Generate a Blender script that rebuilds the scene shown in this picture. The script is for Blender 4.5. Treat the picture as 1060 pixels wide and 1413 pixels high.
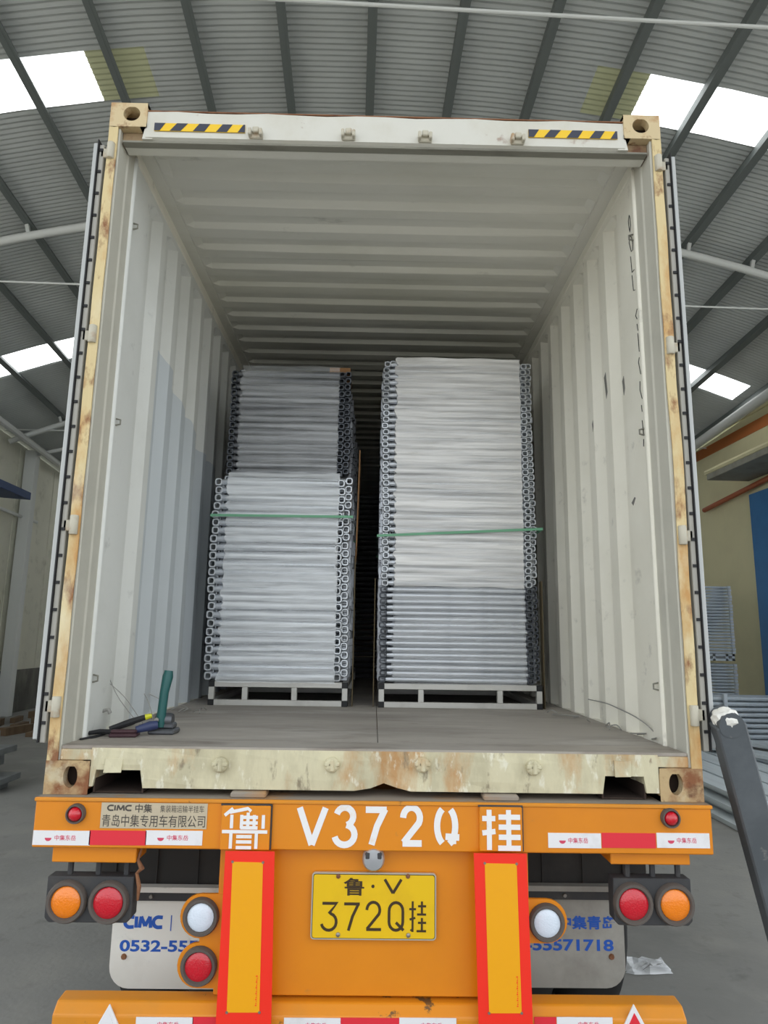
import bpy, bmesh, math, random
from mathutils import Vector, Matrix

for _o in list(bpy.data.objects):
    bpy.data.objects.remove(_o, do_unlink=True)
SC = bpy.context.scene
COL = SC.collection
B = 1.25                                    # height of the container's underside above the yard floor

# ------------------------------------------------------------------ camera
FPX, PITCH, ROLL, YAW = 945.62, 0.18265, 0.0151, 0.01206
CAM = Vector((-0.01686, -2.68112, 0.57882 + B))
FW = Vector((math.sin(YAW)*math.cos(PITCH), math.cos(YAW)*math.cos(PITCH), math.sin(PITCH)))
_r = Vector((math.cos(YAW), -math.sin(YAW), 0)); _u = _r.cross(FW)
RT = _r*math.cos(ROLL) + _u*math.sin(ROLL)
UP = -_r*math.sin(ROLL) + _u*math.cos(ROLL)
cd = bpy.data.cameras.new('camera'); cam = bpy.data.objects.new('camera', cd); COL.objects.link(cam)
cd.sensor_fit = 'HORIZONTAL'; cd.sensor_width = 36.0; cd.lens = FPX/1060*36.0
cd.clip_start = 0.05; cd.clip_end = 300
M = Matrix((RT, UP, -FW)).transposed().to_4x4(); M.translation = CAM
cam.matrix_world = M
SC.camera = cam

# ------------------------------------------------------------------ world, exposure
W = bpy.data.worlds.new('overcast_sky'); SC.world = W; W.use_nodes = True
nt = W.node_tree; bg = nt.nodes['Background']
bg.inputs[0].default_value = (0.90, 0.955, 1.0, 1); bg.inputs[1].default_value = 0.95
sd = bpy.data.lights.new('sun', 'SUN'); sd.energy = 5.0; sd.angle = math.radians(2); sd.color = (1.0, .96, .9)
sun = bpy.data.objects.new('sun', sd); COL.objects.link(sun)
sun.rotation_euler = Vector((.35, -.42, -.84)).to_track_quat('-Z', 'Y').to_euler()   # high, from ahead and to the left: lights the yard behind the camera and the skylights
vs = SC.view_settings
vs.view_transform = 'Standard'; vs.look = 'None'; vs.gamma = 1.0; vs.use_curve_mapping = False
vs.exposure = 0.9

# ------------------------------------------------------------------ helpers
def ray(x, y): return FW + RT*((x-530)/FPX) - UP*((y-706.5)/FPX)
def at(x, y, Y):
    """photo pixel -> (X, Z above the container's underside) on the upright plane at depth Y"""
    d = ray(x, y); t = (Y-CAM.y)/d.y; p = CAM + d*t
    return p.x, p.z-B
def tag(o, label=None, cat=None, group=None, kind=None):
    if label: o['label'] = label
    if cat: o['category'] = cat
    if group: o['group'] = group
    if kind: o['kind'] = kind
    return o
def empty(name, loc, label, cat, group=None, rot=(0,0,0)):
    o = bpy.data.objects.new(name, None); COL.objects.link(o); o.location = loc; o.rotation_euler = rot
    o.empty_display_size = .1
    return tag(o, label, cat, group)
class MB:
    def __init__(s): s.bm = bmesh.new()
    def box(s, a, b):
        x0,x1 = sorted((a[0],b[0])); y0,y1 = sorted((a[1],b[1])); z0,z1 = sorted((a[2],b[2]))
        v = [s.bm.verts.new(p) for p in ((x0,y0,z0),(x1,y0,z0),(x1,y1,z0),(x0,y1,z0),(x0,y0,z1),(x1,y0,z1),(x1,y1,z1),(x0,y1,z1))]
        for f in ((0,3,2,1),(4,5,6,7),(0,1,5,4),(1,2,6,5),(2,3,7,6),(3,0,4,7)): s.bm.faces.new([v[i] for i in f])
        return s
    def beam(s, a, b, w, h, up=(0,0,1)):
        a = Vector(a); b = Vector(b); d = (b-a).normalized(); up = Vector(up)
        x = d.cross(up)
        if x.length < 1e-4: x = d.cross(Vector((0,1,0)))
        x.normalize(); z = x.cross(d)
        v = []
        for p in (a, b):
            for i, j in ((-1,-1),(1,-1),(1,1),(-1,1)): v.append(s.bm.verts.new(p + x*(i*w/2) + z*(j*h/2)))
        for f in ((3,2,1,0),(4,5,6,7),(0,1,5,4),(1,2,6,5),(2,3,7,6),(3,0,4,7)): s.bm.faces.new([v[i] for i in f])
        return s
    def tube(s, pts, r, n=8, caps=True):
        pts = [Vector(p) for p in pts]; rings = []
        ref = None
        for i, p in enumerate(pts):
            d = (pts[min(i+1,len(pts)-1)] - pts[max(i-1,0)]).normalized()
            if ref is None:
                ref = d.cross(Vector((0,0,1)))
                if ref.length < 1e-3: ref = d.cross(Vector((0,1,0)))
            ref = (ref - d*ref.dot(d)).normalized(); q = d.cross(ref)
            rr = r[i] if isinstance(r, (list,tuple)) else r
            rings.append([s.bm.verts.new(p + ref*(rr*math.cos(2*math.pi*k/n)) + q*(rr*math.sin(2*math.pi*k/n))) for k in range(n)])
        for a, b in zip(rings, rings[1:]):
            for k in range(n): s.bm.faces.new((a[k], a[(k+1)%n], b[(k+1)%n], b[k]))
        if caps:
            s.bm.faces.new(rings[0][::-1]); s.bm.faces.new(rings[-1])
        return s
    def lathe(s, prof, c, n=24, axis='-Y'):
        """prof: list of (radius, height); height runs along the axis from c"""
        c = Vector(c); rings = []
        for r, h in prof:
            ring = []
            for k in range(n):
                a = 2*math.pi*k/n
                if axis == '-Y': p = c + Vector((r*math.cos(a), -h, r*math.sin(a)))
                elif axis == 'Z': p = c + Vector((r*math.cos(a), r*math.sin(a), h))
                else: p = c + Vector((h, r*math.cos(a), r*math.sin(a)))
                ring.append(s.bm.verts.new(p))
            rings.append(ring)
        for a, b in zip(rings, rings[1:]):
            for k in range(n): s.bm.faces.new((a[k], a[(k+1)%n], b[(k+1)%n], b[k]))
        s.bm.faces.new(rings[0][::-1]); s.bm.faces.new(rings[-1])
        return s
    def poly(s, pts, thick=None):
        """flat polygon; with thick, extruded by that vector"""
        v = [s.bm.verts.new(p) for p in pts]
        s.bm.faces.new(v)
        if thick is not None:
            t = Vector(thick); w = [s.bm.verts.new(Vector(p)+t) for p in pts]
            s.bm.faces.new(w[::-1]); n = len(v)
            for i in range(n): s.bm.faces.new((v[i], w[i], w[(i+1)%n], v[(i+1)%n]))
        return s
    def grid(s, fn, nu, nv, skip=None):
        g = [[s.bm.verts.new(fn(i, j)) for j in range(nv+1)] for i in range(nu+1)]
        for i in range(nu):
            for j in range(nv):
                if skip and skip(i, j): continue
                s.bm.faces.new((g[i][j], g[i+1][j], g[i+1][j+1], g[i][j+1]))
        return s
    def build(s, name, mat, parent=None, bevel=0, seg=1, smooth=False, solid=0, keep=False, fix=True):
        bm = s.bm
        loose = [v for v in bm.verts if not v.link_faces]
        if loose: bmesh.ops.delete(bm, geom=loose, context='VERTS')
        if fix: bmesh.ops.recalc_face_normals(bm, faces=bm.faces)
        if bevel:
            ed = [e for e in bm.edges if len(e.link_faces) == 2 and e.calc_face_angle(0) > .6]
            bmesh.ops.bevel(bm, geom=ed, offset=bevel, segments=seg, profile=.5, affect='EDGES', clamp_overlap=True)
        me = bpy.data.meshes.new(name); bm.to_mesh(me); bm.free()
        if smooth: me.shade_smooth()
        me.materials.append(mat)
        o = bpy.data.objects.new(name, me); COL.objects.link(o)
        if parent is not None: o.parent = parent
        if smooth:
            try: me.set_sharp_from_angle(angle=math.radians(40))
            except Exception: pass
        if solid:
            m = o.modifiers.new('thickness', 'SOLIDIFY'); m.thickness = solid; m.offset = 0
        return o
def boxes(name, mat, lst, parent=None, bevel=0, seg=1):
    m = MB()
    for a, b in lst: m.box(a, b)
    return m.build(name, mat, parent, bevel, seg)
def dup(src, parent=None, loc=None, rot=None):
    c = src.copy(); COL.objects.link(c); c.parent = parent
    if loc is not None: c.location = loc
    if rot is not None: c.rotation_euler = rot
    return c
def dup_tree(src, parent=None, loc=None, rot=None):
    c = dup(src, parent, loc, rot)
    for ch in src.children: dup_tree(ch, c)
    return c
def lettering(body, x0, x1, z0, z1, y, mat, parent, name='lettering', bold=0.0, shear=0.0):
    """flat print on a plane facing -Y, fitted to the rectangle"""
    cu = bpy.data.curves.new(name, 'FONT'); cu.body = body; cu.size = 1; cu.offset = bold; cu.shear = shear
    cu.resolution_u = 4
    t = bpy.data.objects.new(name, cu); COL.objects.link(t)
    me = bpy.data.meshes.new_from_object(t.evaluated_get(bpy.context.evaluated_depsgraph_get()))
    bpy.data.objects.remove(t); bpy.data.curves.remove(cu)
    xs = [v.co.x for v in me.vertices]; ys = [v.co.y for v in me.vertices]
    a, b, c, d = min(xs), max(xs), min(ys), max(ys)
    for v in me.vertices:
        v.co = Vector((x0 + (v.co.x-a)/(b-a)*(x1-x0), y, z0 + (v.co.y-c)/(d-c)*(z1-z0)))
    me.materials.clear(); me.materials.append(mat)
    o = bpy.data.objects.new(name, me); COL.objects.link(o); o.parent = parent
    return o
def strokes(lst, x0, x1, z0, z1, y, wd, mat, parent, name='lettering'):
    """brush strokes in a unit square (u right, v up) painted on a plane facing -Y"""
    m = MB(); k = 0
    for pts in lst:
        P = [Vector((x0+u*(x1-x0), 0, z0+v*(z1-z0))) for u, v in pts]
        L = []; R_ = []
        for i, p in enumerate(P):
            d = (P[min(i+1,len(P)-1)]-P[max(i-1,0)]).normalized(); n = Vector((-d.z, 0, d.x))
            if 0 < i < len(P)-1:
                d1 = (P[i]-P[i-1]).normalized(); n1 = Vector((-d1.z,0,d1.x)); c = max(.45, n.dot(n1))
            else: c = 1
            off = Vector((0, y-0.00015*k, 0))
            L.append(m.bm.verts.new(p+n*(wd/2/c)+off)); R_.append(m.bm.verts.new(p-n*(wd/2/c)+off))
        for i in range(len(P)-1): m.bm.faces.new((L[i], R_[i], R_[i+1], L[i+1]))
        k += 1
    return m.build(name, mat, parent, fix=False)
def arc(cx, cy, rx, ry, a0, a1, n=12):
    return [(cx+rx*math.cos(math.radians(a0+(a1-a0)*i/n)), cy+ry*math.sin(math.radians(a0+(a1-a0)*i/n))) for i in range(n+1)]

# ------------------------------------------------------------------ materials
def srgb(r, g, b):
    f = lambda c: ((c/255)/12.92 if c/255 <= .04045 else ((c/255+.055)/1.055)**2.4)
    return (f(r), f(g), f(b), 1)
MATS = {}
def mat(name, col, rough=.6, metal=0.0, spots=(), bump=0.0, bscale=40, coat=0.0, spec=.5, stretch=(1,1,1)):
    """spots: list of (colour, noise scale, low, high, strength) layered over col, all in object space"""
    m = bpy.data.materials.new(name); m.use_nodes = True; n = m.node_tree.nodes; l = m.node_tree.links
    p = n['Principled BSDF']; p.inputs['Roughness'].default_value = rough; p.inputs['Metallic'].default_value = metal
    p.inputs['Coat Weight'].default_value = coat; p.inputs['Specular IOR Level'].default_value = spec
    p.inputs['Base Color'].default_value = col
    tc = n.new('ShaderNodeTexCoord'); mp = n.new('ShaderNodeMapping'); l.new(tc.outputs['Object'], mp.inputs[0])
    mp.inputs['Scale'].default_value = stretch
    prev = None
    for i, (c2, sc, lo, hi, st) in enumerate(spots):
        t = n.new('ShaderNodeTexNoise'); t.inputs['Scale'].default_value = sc; t.inputs['Detail'].default_value = 6; t.inputs['Roughness'].default_value = .62
        mo = n.new('ShaderNodeVectorMath'); mo.operation = 'ADD'; mo.inputs[1].default_value = (3.7*i+1.3, 7.1*i, 2.9*i)
        l.new(mp.outputs[0], mo.inputs[0]); l.new(mo.outputs[0], t.inputs['Vector'])
        r = n.new('ShaderNodeMapRange'); r.inputs[1].default_value = lo; r.inputs[2].default_value = hi; r.inputs[4].default_value = st
        l.new(t.outputs[0], r.inputs[0])
        x = n.new('ShaderNodeMix'); x.data_type = 'RGBA'; l.new(r.outputs[0], x.inputs[0])
        if prev: l.new(prev, x.inputs[6])
        else: x.inputs[6].default_value = col
        x.inputs[7].default_value = c2; prev = x.outputs[2]
    if prev: l.new(prev, p.inputs['Base Color'])
    if bump:
        t = n.new('ShaderNodeTexNoise'); t.inputs['Scale'].default_value = bscale; t.inputs['Detail'].default_value = 5
        l.new(mp.outputs[0], t.inputs['Vector'])
        b_ = n.new('ShaderNodeBump'); b_.inputs['Strength'].default_value = bump; b_.inputs['Distance'].default_value = .01
        l.new(t.outputs[0], b_.inputs['Height']); l.new(b_.outputs[0], p.inputs['Normal'])
    MATS[name] = m
    return m
rust = srgb(128,72,40); rust2 = srgb(95,52,34)
m_floor = mat('yard_concrete', srgb(140,139,135), .8, spots=[(srgb(118,117,114), .35, .4, .65, .8), (srgb(156,153,146), 1.7, .5, .75, .6), (srgb(96,94,92), 6, .58, .75, .5)], bump=.25, bscale=30)
m_roof = mat('roof_sheet', srgb(184,188,186), .5, .0, spots=[(srgb(166,170,168), .8, .4, .7, .7)])
m_purlin = mat('purlin_steel', srgb(104,110,108), .6)
m_sky_dim = mat('aged_fibreglass', srgb(160,161,130), .6)
_n = m_sky_dim.node_tree.nodes; _l = m_sky_dim.node_tree.links
_t = _n.new('ShaderNodeBsdfTranslucent'); _t.inputs[0].default_value = (.014,.015,.009,1)
_a = _n.new('ShaderNodeAddShader'); _l.new(_n['Principled BSDF'].outputs[0], _a.inputs[0]); _l.new(_t.outputs[0], _a.inputs[1]); _l.new(_a.outputs[0], _n['Material Output'].inputs[0])
m_pipe = mat('roof_pipe_paint', srgb(206,208,204), .5)
m_wall_l = mat('pale_cladding', srgb(216,214,198), .7, spots=[(srgb(200,198,182), .7, .45, .7, .6), (srgb(140,138,124), 3, .55, .75, .4)])
m_dado = mat('stained_render', srgb(118,116,108), .85, spots=[(srgb(74,74,68), 1.2, .42, .62, .9), (srgb(58,58,54), 4, .52, .7, .6)], stretch=(1,1,.5))
m_wall_r = mat('cream_plaster', srgb(226,218,176), .75, spots=[(srgb(210,202,162), .9, .45, .7, .6)])
m_stripe = mat('orange_stripe', srgb(190,112,56), .7)
m_blue = mat('blue_shutter', srgb(38,116,176), .55, spots=[(srgb(30,98,156), 2, .45, .7, .6)])
m_canopy = mat('canopy_concrete', srgb(150,148,136), .8, spots=[(srgb(120,116,104), 2, .45, .7, .7)])
m_canblue = mat('blue_canopy', srgb(46,66,104), .6)
m_opipe = mat('orange_pipe', srgb(168,88,48), .6)
# container
m_cream = mat('container_cream', srgb(244,240,226), .55, spots=[(srgb(230,226,210), 1.4, .45, .7, .7), (srgb(150,146,136), 9, .62, .78, .55)], bump=.06, bscale=14)
m_cream_l = mat('container_cream_cool_light', srgb(230,231,226), .55, spots=[(srgb(214,215,208), 1.4, .45, .7, .7), (srgb(150,150,148), 9, .62, .78, .5)], bump=.06, bscale=14)  # greyer copy of the cream: cooler light on the left side put into colour
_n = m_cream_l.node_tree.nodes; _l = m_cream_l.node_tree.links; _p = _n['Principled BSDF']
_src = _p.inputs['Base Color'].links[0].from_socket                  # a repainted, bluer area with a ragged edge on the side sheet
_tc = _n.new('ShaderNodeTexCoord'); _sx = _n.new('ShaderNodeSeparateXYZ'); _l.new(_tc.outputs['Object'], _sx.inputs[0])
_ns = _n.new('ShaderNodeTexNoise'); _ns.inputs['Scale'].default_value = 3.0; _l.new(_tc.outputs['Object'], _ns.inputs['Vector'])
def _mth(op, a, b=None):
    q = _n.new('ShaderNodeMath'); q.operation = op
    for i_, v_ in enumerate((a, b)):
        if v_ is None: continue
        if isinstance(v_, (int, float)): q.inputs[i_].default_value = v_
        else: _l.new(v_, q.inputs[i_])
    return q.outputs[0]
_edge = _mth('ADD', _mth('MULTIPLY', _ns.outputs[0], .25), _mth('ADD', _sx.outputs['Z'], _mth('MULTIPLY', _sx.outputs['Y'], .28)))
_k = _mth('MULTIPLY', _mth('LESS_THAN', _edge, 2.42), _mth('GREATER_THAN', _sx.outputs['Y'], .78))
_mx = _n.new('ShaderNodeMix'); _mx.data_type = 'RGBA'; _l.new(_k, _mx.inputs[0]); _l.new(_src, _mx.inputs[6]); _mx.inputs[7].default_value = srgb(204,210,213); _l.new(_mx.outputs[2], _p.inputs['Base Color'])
m_white = mat('header_white', srgb(214,212,202), .5, spots=[(srgb(196,190,172), 3, .5, .72, .6), (rust, 7, .64, .74, .8)])
m_roofin = mat('container_roof_paint', srgb(228,226,216), .6, spots=[(srgb(208,206,190), 1.6, .42, .68, .8), (srgb(120,116,104), 10, .66, .8, .5)], stretch=(.35,1,1), bump=.05, bscale=10)
m_sill = mat('worn_sill', srgb(212,204,172), .7, spots=[(srgb(188,180,150), 7, .42, .62, .8), (srgb(188,134,74), 2.6, .51, .62, .8), (srgb(120,106,88), 13, .6, .7, .75), (srgb(230,226,206), 19, .58, .66, .8), (rust2, 10, .67, .74, .85)], bump=.3, bscale=22, stretch=(1.5,1,.6))
m_post = mat('rusty_yellow_post', srgb(216,196,148), .7, spots=[(srgb(190,134,66), 5, .47, .63, .8), (rust, 9, .55, .65, .9), (srgb(228,216,182), 3, .58, .7, .8)], stretch=(1,1,.5), bump=.15, bscale=30)
m_cast = mat('rusty_casting', srgb(190,164,122), .75, spots=[(rust, 6, .44, .6, .9), (srgb(206,196,166), 9, .54, .66, .7), (rust2, 12, .58, .7, .8)], bump=.3, bscale=40)
m_cast_t = mat('top_casting', srgb(210,190,150), .7, spots=[(srgb(176,126,80), 7, .5, .66, .85), (rust, 14, .6, .7, .8)], bump=.15, bscale=40)
m_castu = mat('casting_underside', srgb(150,128,98), .8, spots=[(rust2, 8, .5, .66, .8)])
m_cavity_shade = mat('cavity_shade', srgb(58,44,36), .9)  # near-black brown painting the shade inside hollow parts
m_jamb = mat('grey_jamb', srgb(200,197,184), .6, spots=[(srgb(178,176,164), 3, .45, .7, .6)])
m_lip = mat('grey_lip', srgb(140,138,126), .6, spots=[(srgb(96,92,84), 6, .5, .7, .8)], stretch=(.3,1,1))
m_plyf = mat('worn_deck', srgb(166,159,150), .7, spots=[(srgb(138,131,123), 1.6, .42, .62, .8), (srgb(190,184,176), 3, .55, .7, .6), (srgb(130,120,112), 9, .6, .72, .7)], stretch=(.5,1.6,1), bump=.15, bscale=20)
m_thresh = mat('threshold_steel', srgb(172,164,154), .5, .3, spots=[(srgb(120,108,98), 5, .48, .66, .8)], stretch=(.4,1,1))
m_door = mat('door_edge_white', srgb(184,186,184), .45, spots=[(srgb(176,178,176), 2, .5, .7, .6)], stretch=(1,1,.4))
m_gask = mat('rubber_gasket', srgb(170,167,158), .5)
m_dark = mat('dark_rubber', srgb(36,36,38), .7)
m_hinge = mat('hinge_cream', srgb(196,190,172), .6, spots=[(srgb(176,140,100), 9, .55, .68, .8)])
m_black = mat('print_black', srgb(26,26,30), .7)
m_yel = mat('hazard_yellow', srgb(244,200,40), .5)
m_haz = mat('hazard_dark', srgb(52,56,72), .5)
m_pen = mat('marker_ink', srgb(60,60,58), .7)
m_scuff = mat('wall_scuff', srgb(120,118,112), .8)
m_rusts = mat('plain_rust', srgb(140,96,66), .85, spots=[(rust2, 12, .5, .66, .8)])
# trailer
m_or = mat('trailer_orange', srgb(228,138,12), .38, spots=[(srgb(214,126,10), 1.5, .45, .7, .7), (srgb(180,128,70), 11, .68, .78, .7)], coat=.25)
m_orb = mat('bumper_orange', srgb(226,142,26), .45, spots=[(srgb(206,138,50), 2, .48, .68, .8), (srgb(90,72,50), 6.5, .645, .675, .9)], coat=.1)
m_wpaint = mat('stencil_white', srgb(240,238,238), .6, spots=[(srgb(236,208,176), 14, .58, .72, .7)])
m_dust = mat('dusty_ledge', srgb(150,140,128), .85, spots=[(srgb(180,130,70), 5, .52, .66, .8)], stretch=(.5,1,1))
m_red = mat('tape_red', srgb(228,44,60), .4, coat=.2)
m_tw = mat('tape_white', srgb(236,234,236), .4, spots=[(srgb(214,212,210), 8, .56, .7, .6)])
m_pink = mat('tape_print', srgb(214,70,100), .5)
m_redor = mat('board_red', srgb(250,46,26), .35, coat=.3)
m_yelb = mat('board_yellow', srgb(246,170,6), .35, coat=.3)
m_ploty = mat('plate_yellow', srgb(236,192,10), .4, spots=[(srgb(220,176,16), 6, .5, .7, .6)])
m_plot = mat('plate_ink', srgb(60,42,16), .6)
m_alu = mat('plate_rim', srgb(206,200,186), .35, .5)
m_beige = mat('name_plate_beige', srgb(198,184,158), .5, spots=[(srgb(182,168,142), 6, .5, .7, .6)])
m_ink = mat('name_plate_ink', srgb(78,72,66), .6)
m_lampw = mat('lens_white', srgb(226,236,248), .15, coat=.6, bump=.25, bscale=160)
m_lampr = mat('lens_red', srgb(206,18,40), .12, coat=.8, bump=.25, bscale=160)
m_lampo = mat('lens_orange', srgb(250,134,10), .12, coat=.8, bump=.25, bscale=160)
m_ring = mat('lamp_rubber', srgb(92,84,78), .7)
m_boxd = mat('lamp_box_dark', srgb(58,58,60), .6, spots=[(srgb(84,80,74), 6, .5, .7, .6)])
m_flap = mat('mudflap_white', srgb(240,238,230), .6, spots=[(srgb(222,218,208), 3, .48, .7, .7), (srgb(150,144,134), 7, .62, .76, .6)])
m_flap2 = mat('mudflap_grey', srgb(176,174,166), .65, spots=[(srgb(140,136,128), 3, .46, .68, .8)])
m_blueink = mat('flap_blue', srgb(34,92,190), .5)
m_guard = mat('mudguard_black', srgb(52,50,48), .75, spots=[(srgb(74,70,66), 3, .48, .7, .7)])
m_chassis = mat('chassis_paint', srgb(150,100,34), .6, spots=[(srgb(80,64,44), 4, .46, .66, .8)])
m_tyre = mat('tyre', srgb(34,33,32), .85)
m_sideb = mat('side_bracket_blue', srgb(96,104,124), .5)
m_bolt = mat('bolt_steel', srgb(150,146,140), .4, .7)
m_silver = mat('plate_lamp_silver', srgb(190,192,196), .3, .6)
# cargo
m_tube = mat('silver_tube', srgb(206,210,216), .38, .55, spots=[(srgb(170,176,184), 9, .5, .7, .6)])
m_tubed = mat('shaded_tube', srgb(120,122,126), .42, .5, spots=[(srgb(90,92,96), 9, .5, .7, .7)])  # darker copy of the silver tube, shade inside the cargo put into colour
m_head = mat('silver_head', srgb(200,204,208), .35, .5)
m_headd = mat('dark_head', srgb(86,90,96), .4, .5)  # darker copy of the silver head; in the top bundle it carries the shade
m_pal = mat('pallet_alu', srgb(196,194,188), .4, .35, spots=[(srgb(170,168,162), 6, .5, .7, .6)])
m_cap = mat('pallet_cap', srgb(22,22,24), .6)
m_green = mat('green_strap', srgb(108,168,132), .5)
m_card = mat('cardboard', srgb(146,108,70), .85, spots=[(srgb(124,90,58), 6, .5, .7, .6)])
m_eboard = mat('old_edge_board', srgb(96,84,60), .9)
m_gtool = mat('tool_green', srgb(26,88,86), .4)
m_btool = mat('tool_blue', srgb(48,58,96), .45)
m_ytool = mat('tool_yellow', srgb(206,206,40), .5)
m_steel = mat('tool_steel', srgb(96,98,102), .4, .6)
m_redt = mat('tool_red', srgb(70,44,50), .5)
m_wire = mat('strap_wire', srgb(150,148,142), .5)
m_dsteel = mat('dark_beam', srgb(92,97,101), .45, .1, spots=[(srgb(112,117,121), 4, .48, .68, .7), (srgb(176,172,164), 5, .66, .72, .8)])
m_plank = mat('plank_grey', srgb(202,210,214), .5, .0, spots=[(srgb(182,190,194), 3, .48, .68, .7)])
m_gstack = mat('galvanised', srgb(196,204,210), .45, .15, spots=[(srgb(166,174,180), 5, .48, .68, .7)])
m_plat = mat('platform_steel', srgb(122,126,128), .55, spots=[(srgb(98,100,102), 4, .46, .66, .8)])
m_wood = mat('old_wood', srgb(112,92,70), .9, spots=[(srgb(84,68,52), 5, .46, .68, .8)])
def film_mat(name, lo, hi, tint=(.93,.95,.97,1)):
    m = bpy.data.materials.new(name); m.use_nodes = True; n = m.node_tree.nodes; l = m.node_tree.links
    p = n['Principled BSDF']; p.inputs['Base Color'].default_value = tint; p.inputs['Roughness'].default_value = .22
    p.inputs['Specular IOR Level'].default_value = .7
    tr = n.new('ShaderNodeBsdfTransparent'); mx = n.new('ShaderNodeMixShader'); out = n['Material Output']
    tc = n.new('ShaderNodeTexCoord'); mp = n.new('ShaderNodeMapping'); mp.inputs['Scale'].default_value = (.8, 5, 24)
    l.new(tc.outputs['Object'], mp.inputs[0])
    t = n.new('ShaderNodeTexNoise'); t.inputs['Scale'].default_value = 1.6; t.inputs['Detail'].default_value = 5; l.new(mp.outputs[0], t.inputs['Vector'])
    r = n.new('ShaderNodeMapRange'); r.inputs[1].default_value = .32; r.inputs[2].default_value = .66; r.inputs[3].default_value = lo; r.inputs[4].default_value = hi
    l.new(t.outputs[0], r.inputs[0]); l.new(r.outputs[0], mx.inputs[0]); l.new(tr.outputs[0], mx.inputs[1]); l.new(p.outputs[0], mx.inputs[2]); l.new(mx.outputs[0], out.inputs[0])
    b_ = n.new('ShaderNodeBump'); b_.inputs['Strength'].default_value = .5; b_.inputs['Distance'].default_value = .01
    l.new(t.outputs[0], b_.inputs['Height']); l.new(b_.outputs[0], p.inputs['Normal'])
    return m
m_film1 = film_mat('film_thick', .34, .86, (1.0,.985,.96,1))
m_film2 = film_mat('film_thin', .06, .34)
m_film3 = film_mat('film_medium', .20, .70, (.95,.98,1.0,1))
m_film4 = film_mat('film_dark_top', .06, .34)
m_scrap = film_mat('film_scrap', .35, .8)
m_skylight = bpy.data.materials.new('fibreglass_skylight'); m_skylight.use_nodes = True
_n = m_skylight.node_tree.nodes; _l = m_skylight.node_tree.links
_t = _n.new('ShaderNodeBsdfTranslucent'); _t.inputs[0].default_value = (.92,.95,.97,1)
_x = _n.new('ShaderNodeBsdfTransparent'); _x.inputs[0].default_value = (.9,.94,.97,1)
_m = _n.new('ShaderNodeMixShader'); _m.inputs[0].default_value = .0
_l.new(_t.outputs[0], _m.inputs[1]); _l.new(_x.outputs[0], _m.inputs[2]); _l.new(_m.outputs[0], _n['Material Output'].inputs[0])

# ================================================================== THE SHED
# its length runs a little askew to the truck; v = across, D = along (roof falls slightly), w = up
D = Vector((-0.03037938, 0.99742558, -0.06495617)); V = Vector((0.99953648, 0.03044367, 0)); WU = Vector((-0.0019775, 0.06492606, 0.99788812))
DH = Vector((D.x, D.y, 0)).normalized()
RX0, RZC, RR, RO = .314, 7.259, 20.27, -.268
def roofpt(s, along, drop=0.0):
    """s: distance round the arch from the crown purlin, drop: below the sheet"""
    a = (s+RO)/RR
    return CAM + V*(RX0+(RR-drop)*math.sin(a)) + D*along + WU*(RZC-RR+(RR-drop)*math.cos(a))
def wallpt(off, along, z): 
    p = CAM + V*off + DH*along; p.z = z
    return p
A0, A1 = -2.2, 30.0
boxes('floor', m_floor, [((-60,-60,-.2), (60,60,0))])['kind'] = 'structure'
# roof: corrugated sheets in an arch, with rows of skylights
PIT = .076; NA = 24; S0, S1 = -8.35, 8.45
nrow = int((A1-A0)/(PIT/4))
strips = [.6+5.8*k for k in range(0, 5)]
def sfun(i): return S0+(S1-S0)*i/NA
def roof_fn(i, j):
    al = A0 + j*PIT/4
    return roofpt(sfun(i), al, .009*(1+math.sin(2*math.pi*j/4+.3)))
def in_strip(al): return any(c <= al < c+.68 for c in strips)
EDGE = (-8.2, -3.27, 3.33, 8.0)
SEGS = sorted(set([S0, -8.0, -7.35, -6.3, -5.3, -4.3, -3.27, -2.6, -1.7, -.85, 0, .85, 1.7, 2.7, 3.33, 4.3, 5.3, 6.3, 7.3, 7.9, S1]))
def seg_kind(i):
    a, b = SEGS[i], SEGS[i+1]
    if (b <= -3.26 and a >= -8.01) or (a >= 3.32 and b <= 7.91): return 'sky'
    if (a >= -3.28 and b <= -2.5) or (a >= 2.6 and b <= 3.34): return 'old'
    return ''
def roof_fn2(i, j): return roofpt(SEGS[i], A0 + j*PIT/4, .009*(1+math.sin(2*math.pi*j/4+.3)))
ceil = MB().grid(roof_fn2, len(SEGS)-1, nrow, skip=lambda i, j: in_strip(A0+j*PIT/4) and seg_kind(i) != '').build('ceiling', m_roof, fix=False)
ceil['kind'] = 'structure'
for c in strips:
    j0 = next(j for j in range(nrow) if A0+j*PIT/4 >= c); j1 = next(j for j in range(j0, nrow) if not (A0+j*PIT/4 < c+.68))
    for i in range(len(SEGS)-1):
        k = seg_kind(i)
        if not k: continue
        m = MB().grid(lambda u, v_: roof_fn2(i+u, j0+v_), 1, j1-j0)
        m.build('skylight_panel' if k == 'sky' else 'aged_roof_panel', m_skylight if k == 'sky' else m_sky_dim, ceil, fix=False)
pm = None
for k in range(-8, 9):
    s = k*1.0 if abs(k) < 8 else (8.1 if k > 0 else -8.05)
    m = MB()
    a, b = roofpt(s, A0, .10), roofpt(s, A1, .10)
    m.beam(a, b, .065, .15, up=(roofpt(s, A0)-roofpt(s, A0, .1)))
    e0, e1 = roofpt(s+.035, A0, .165), roofpt(s+.035, A1, .165)
    m.beam(e0, e1, .07, .012, up=(roofpt(s, A0)-roofpt(s, A0, .1)))
    m.build('purlin', m_purlin, ceil)
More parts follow.
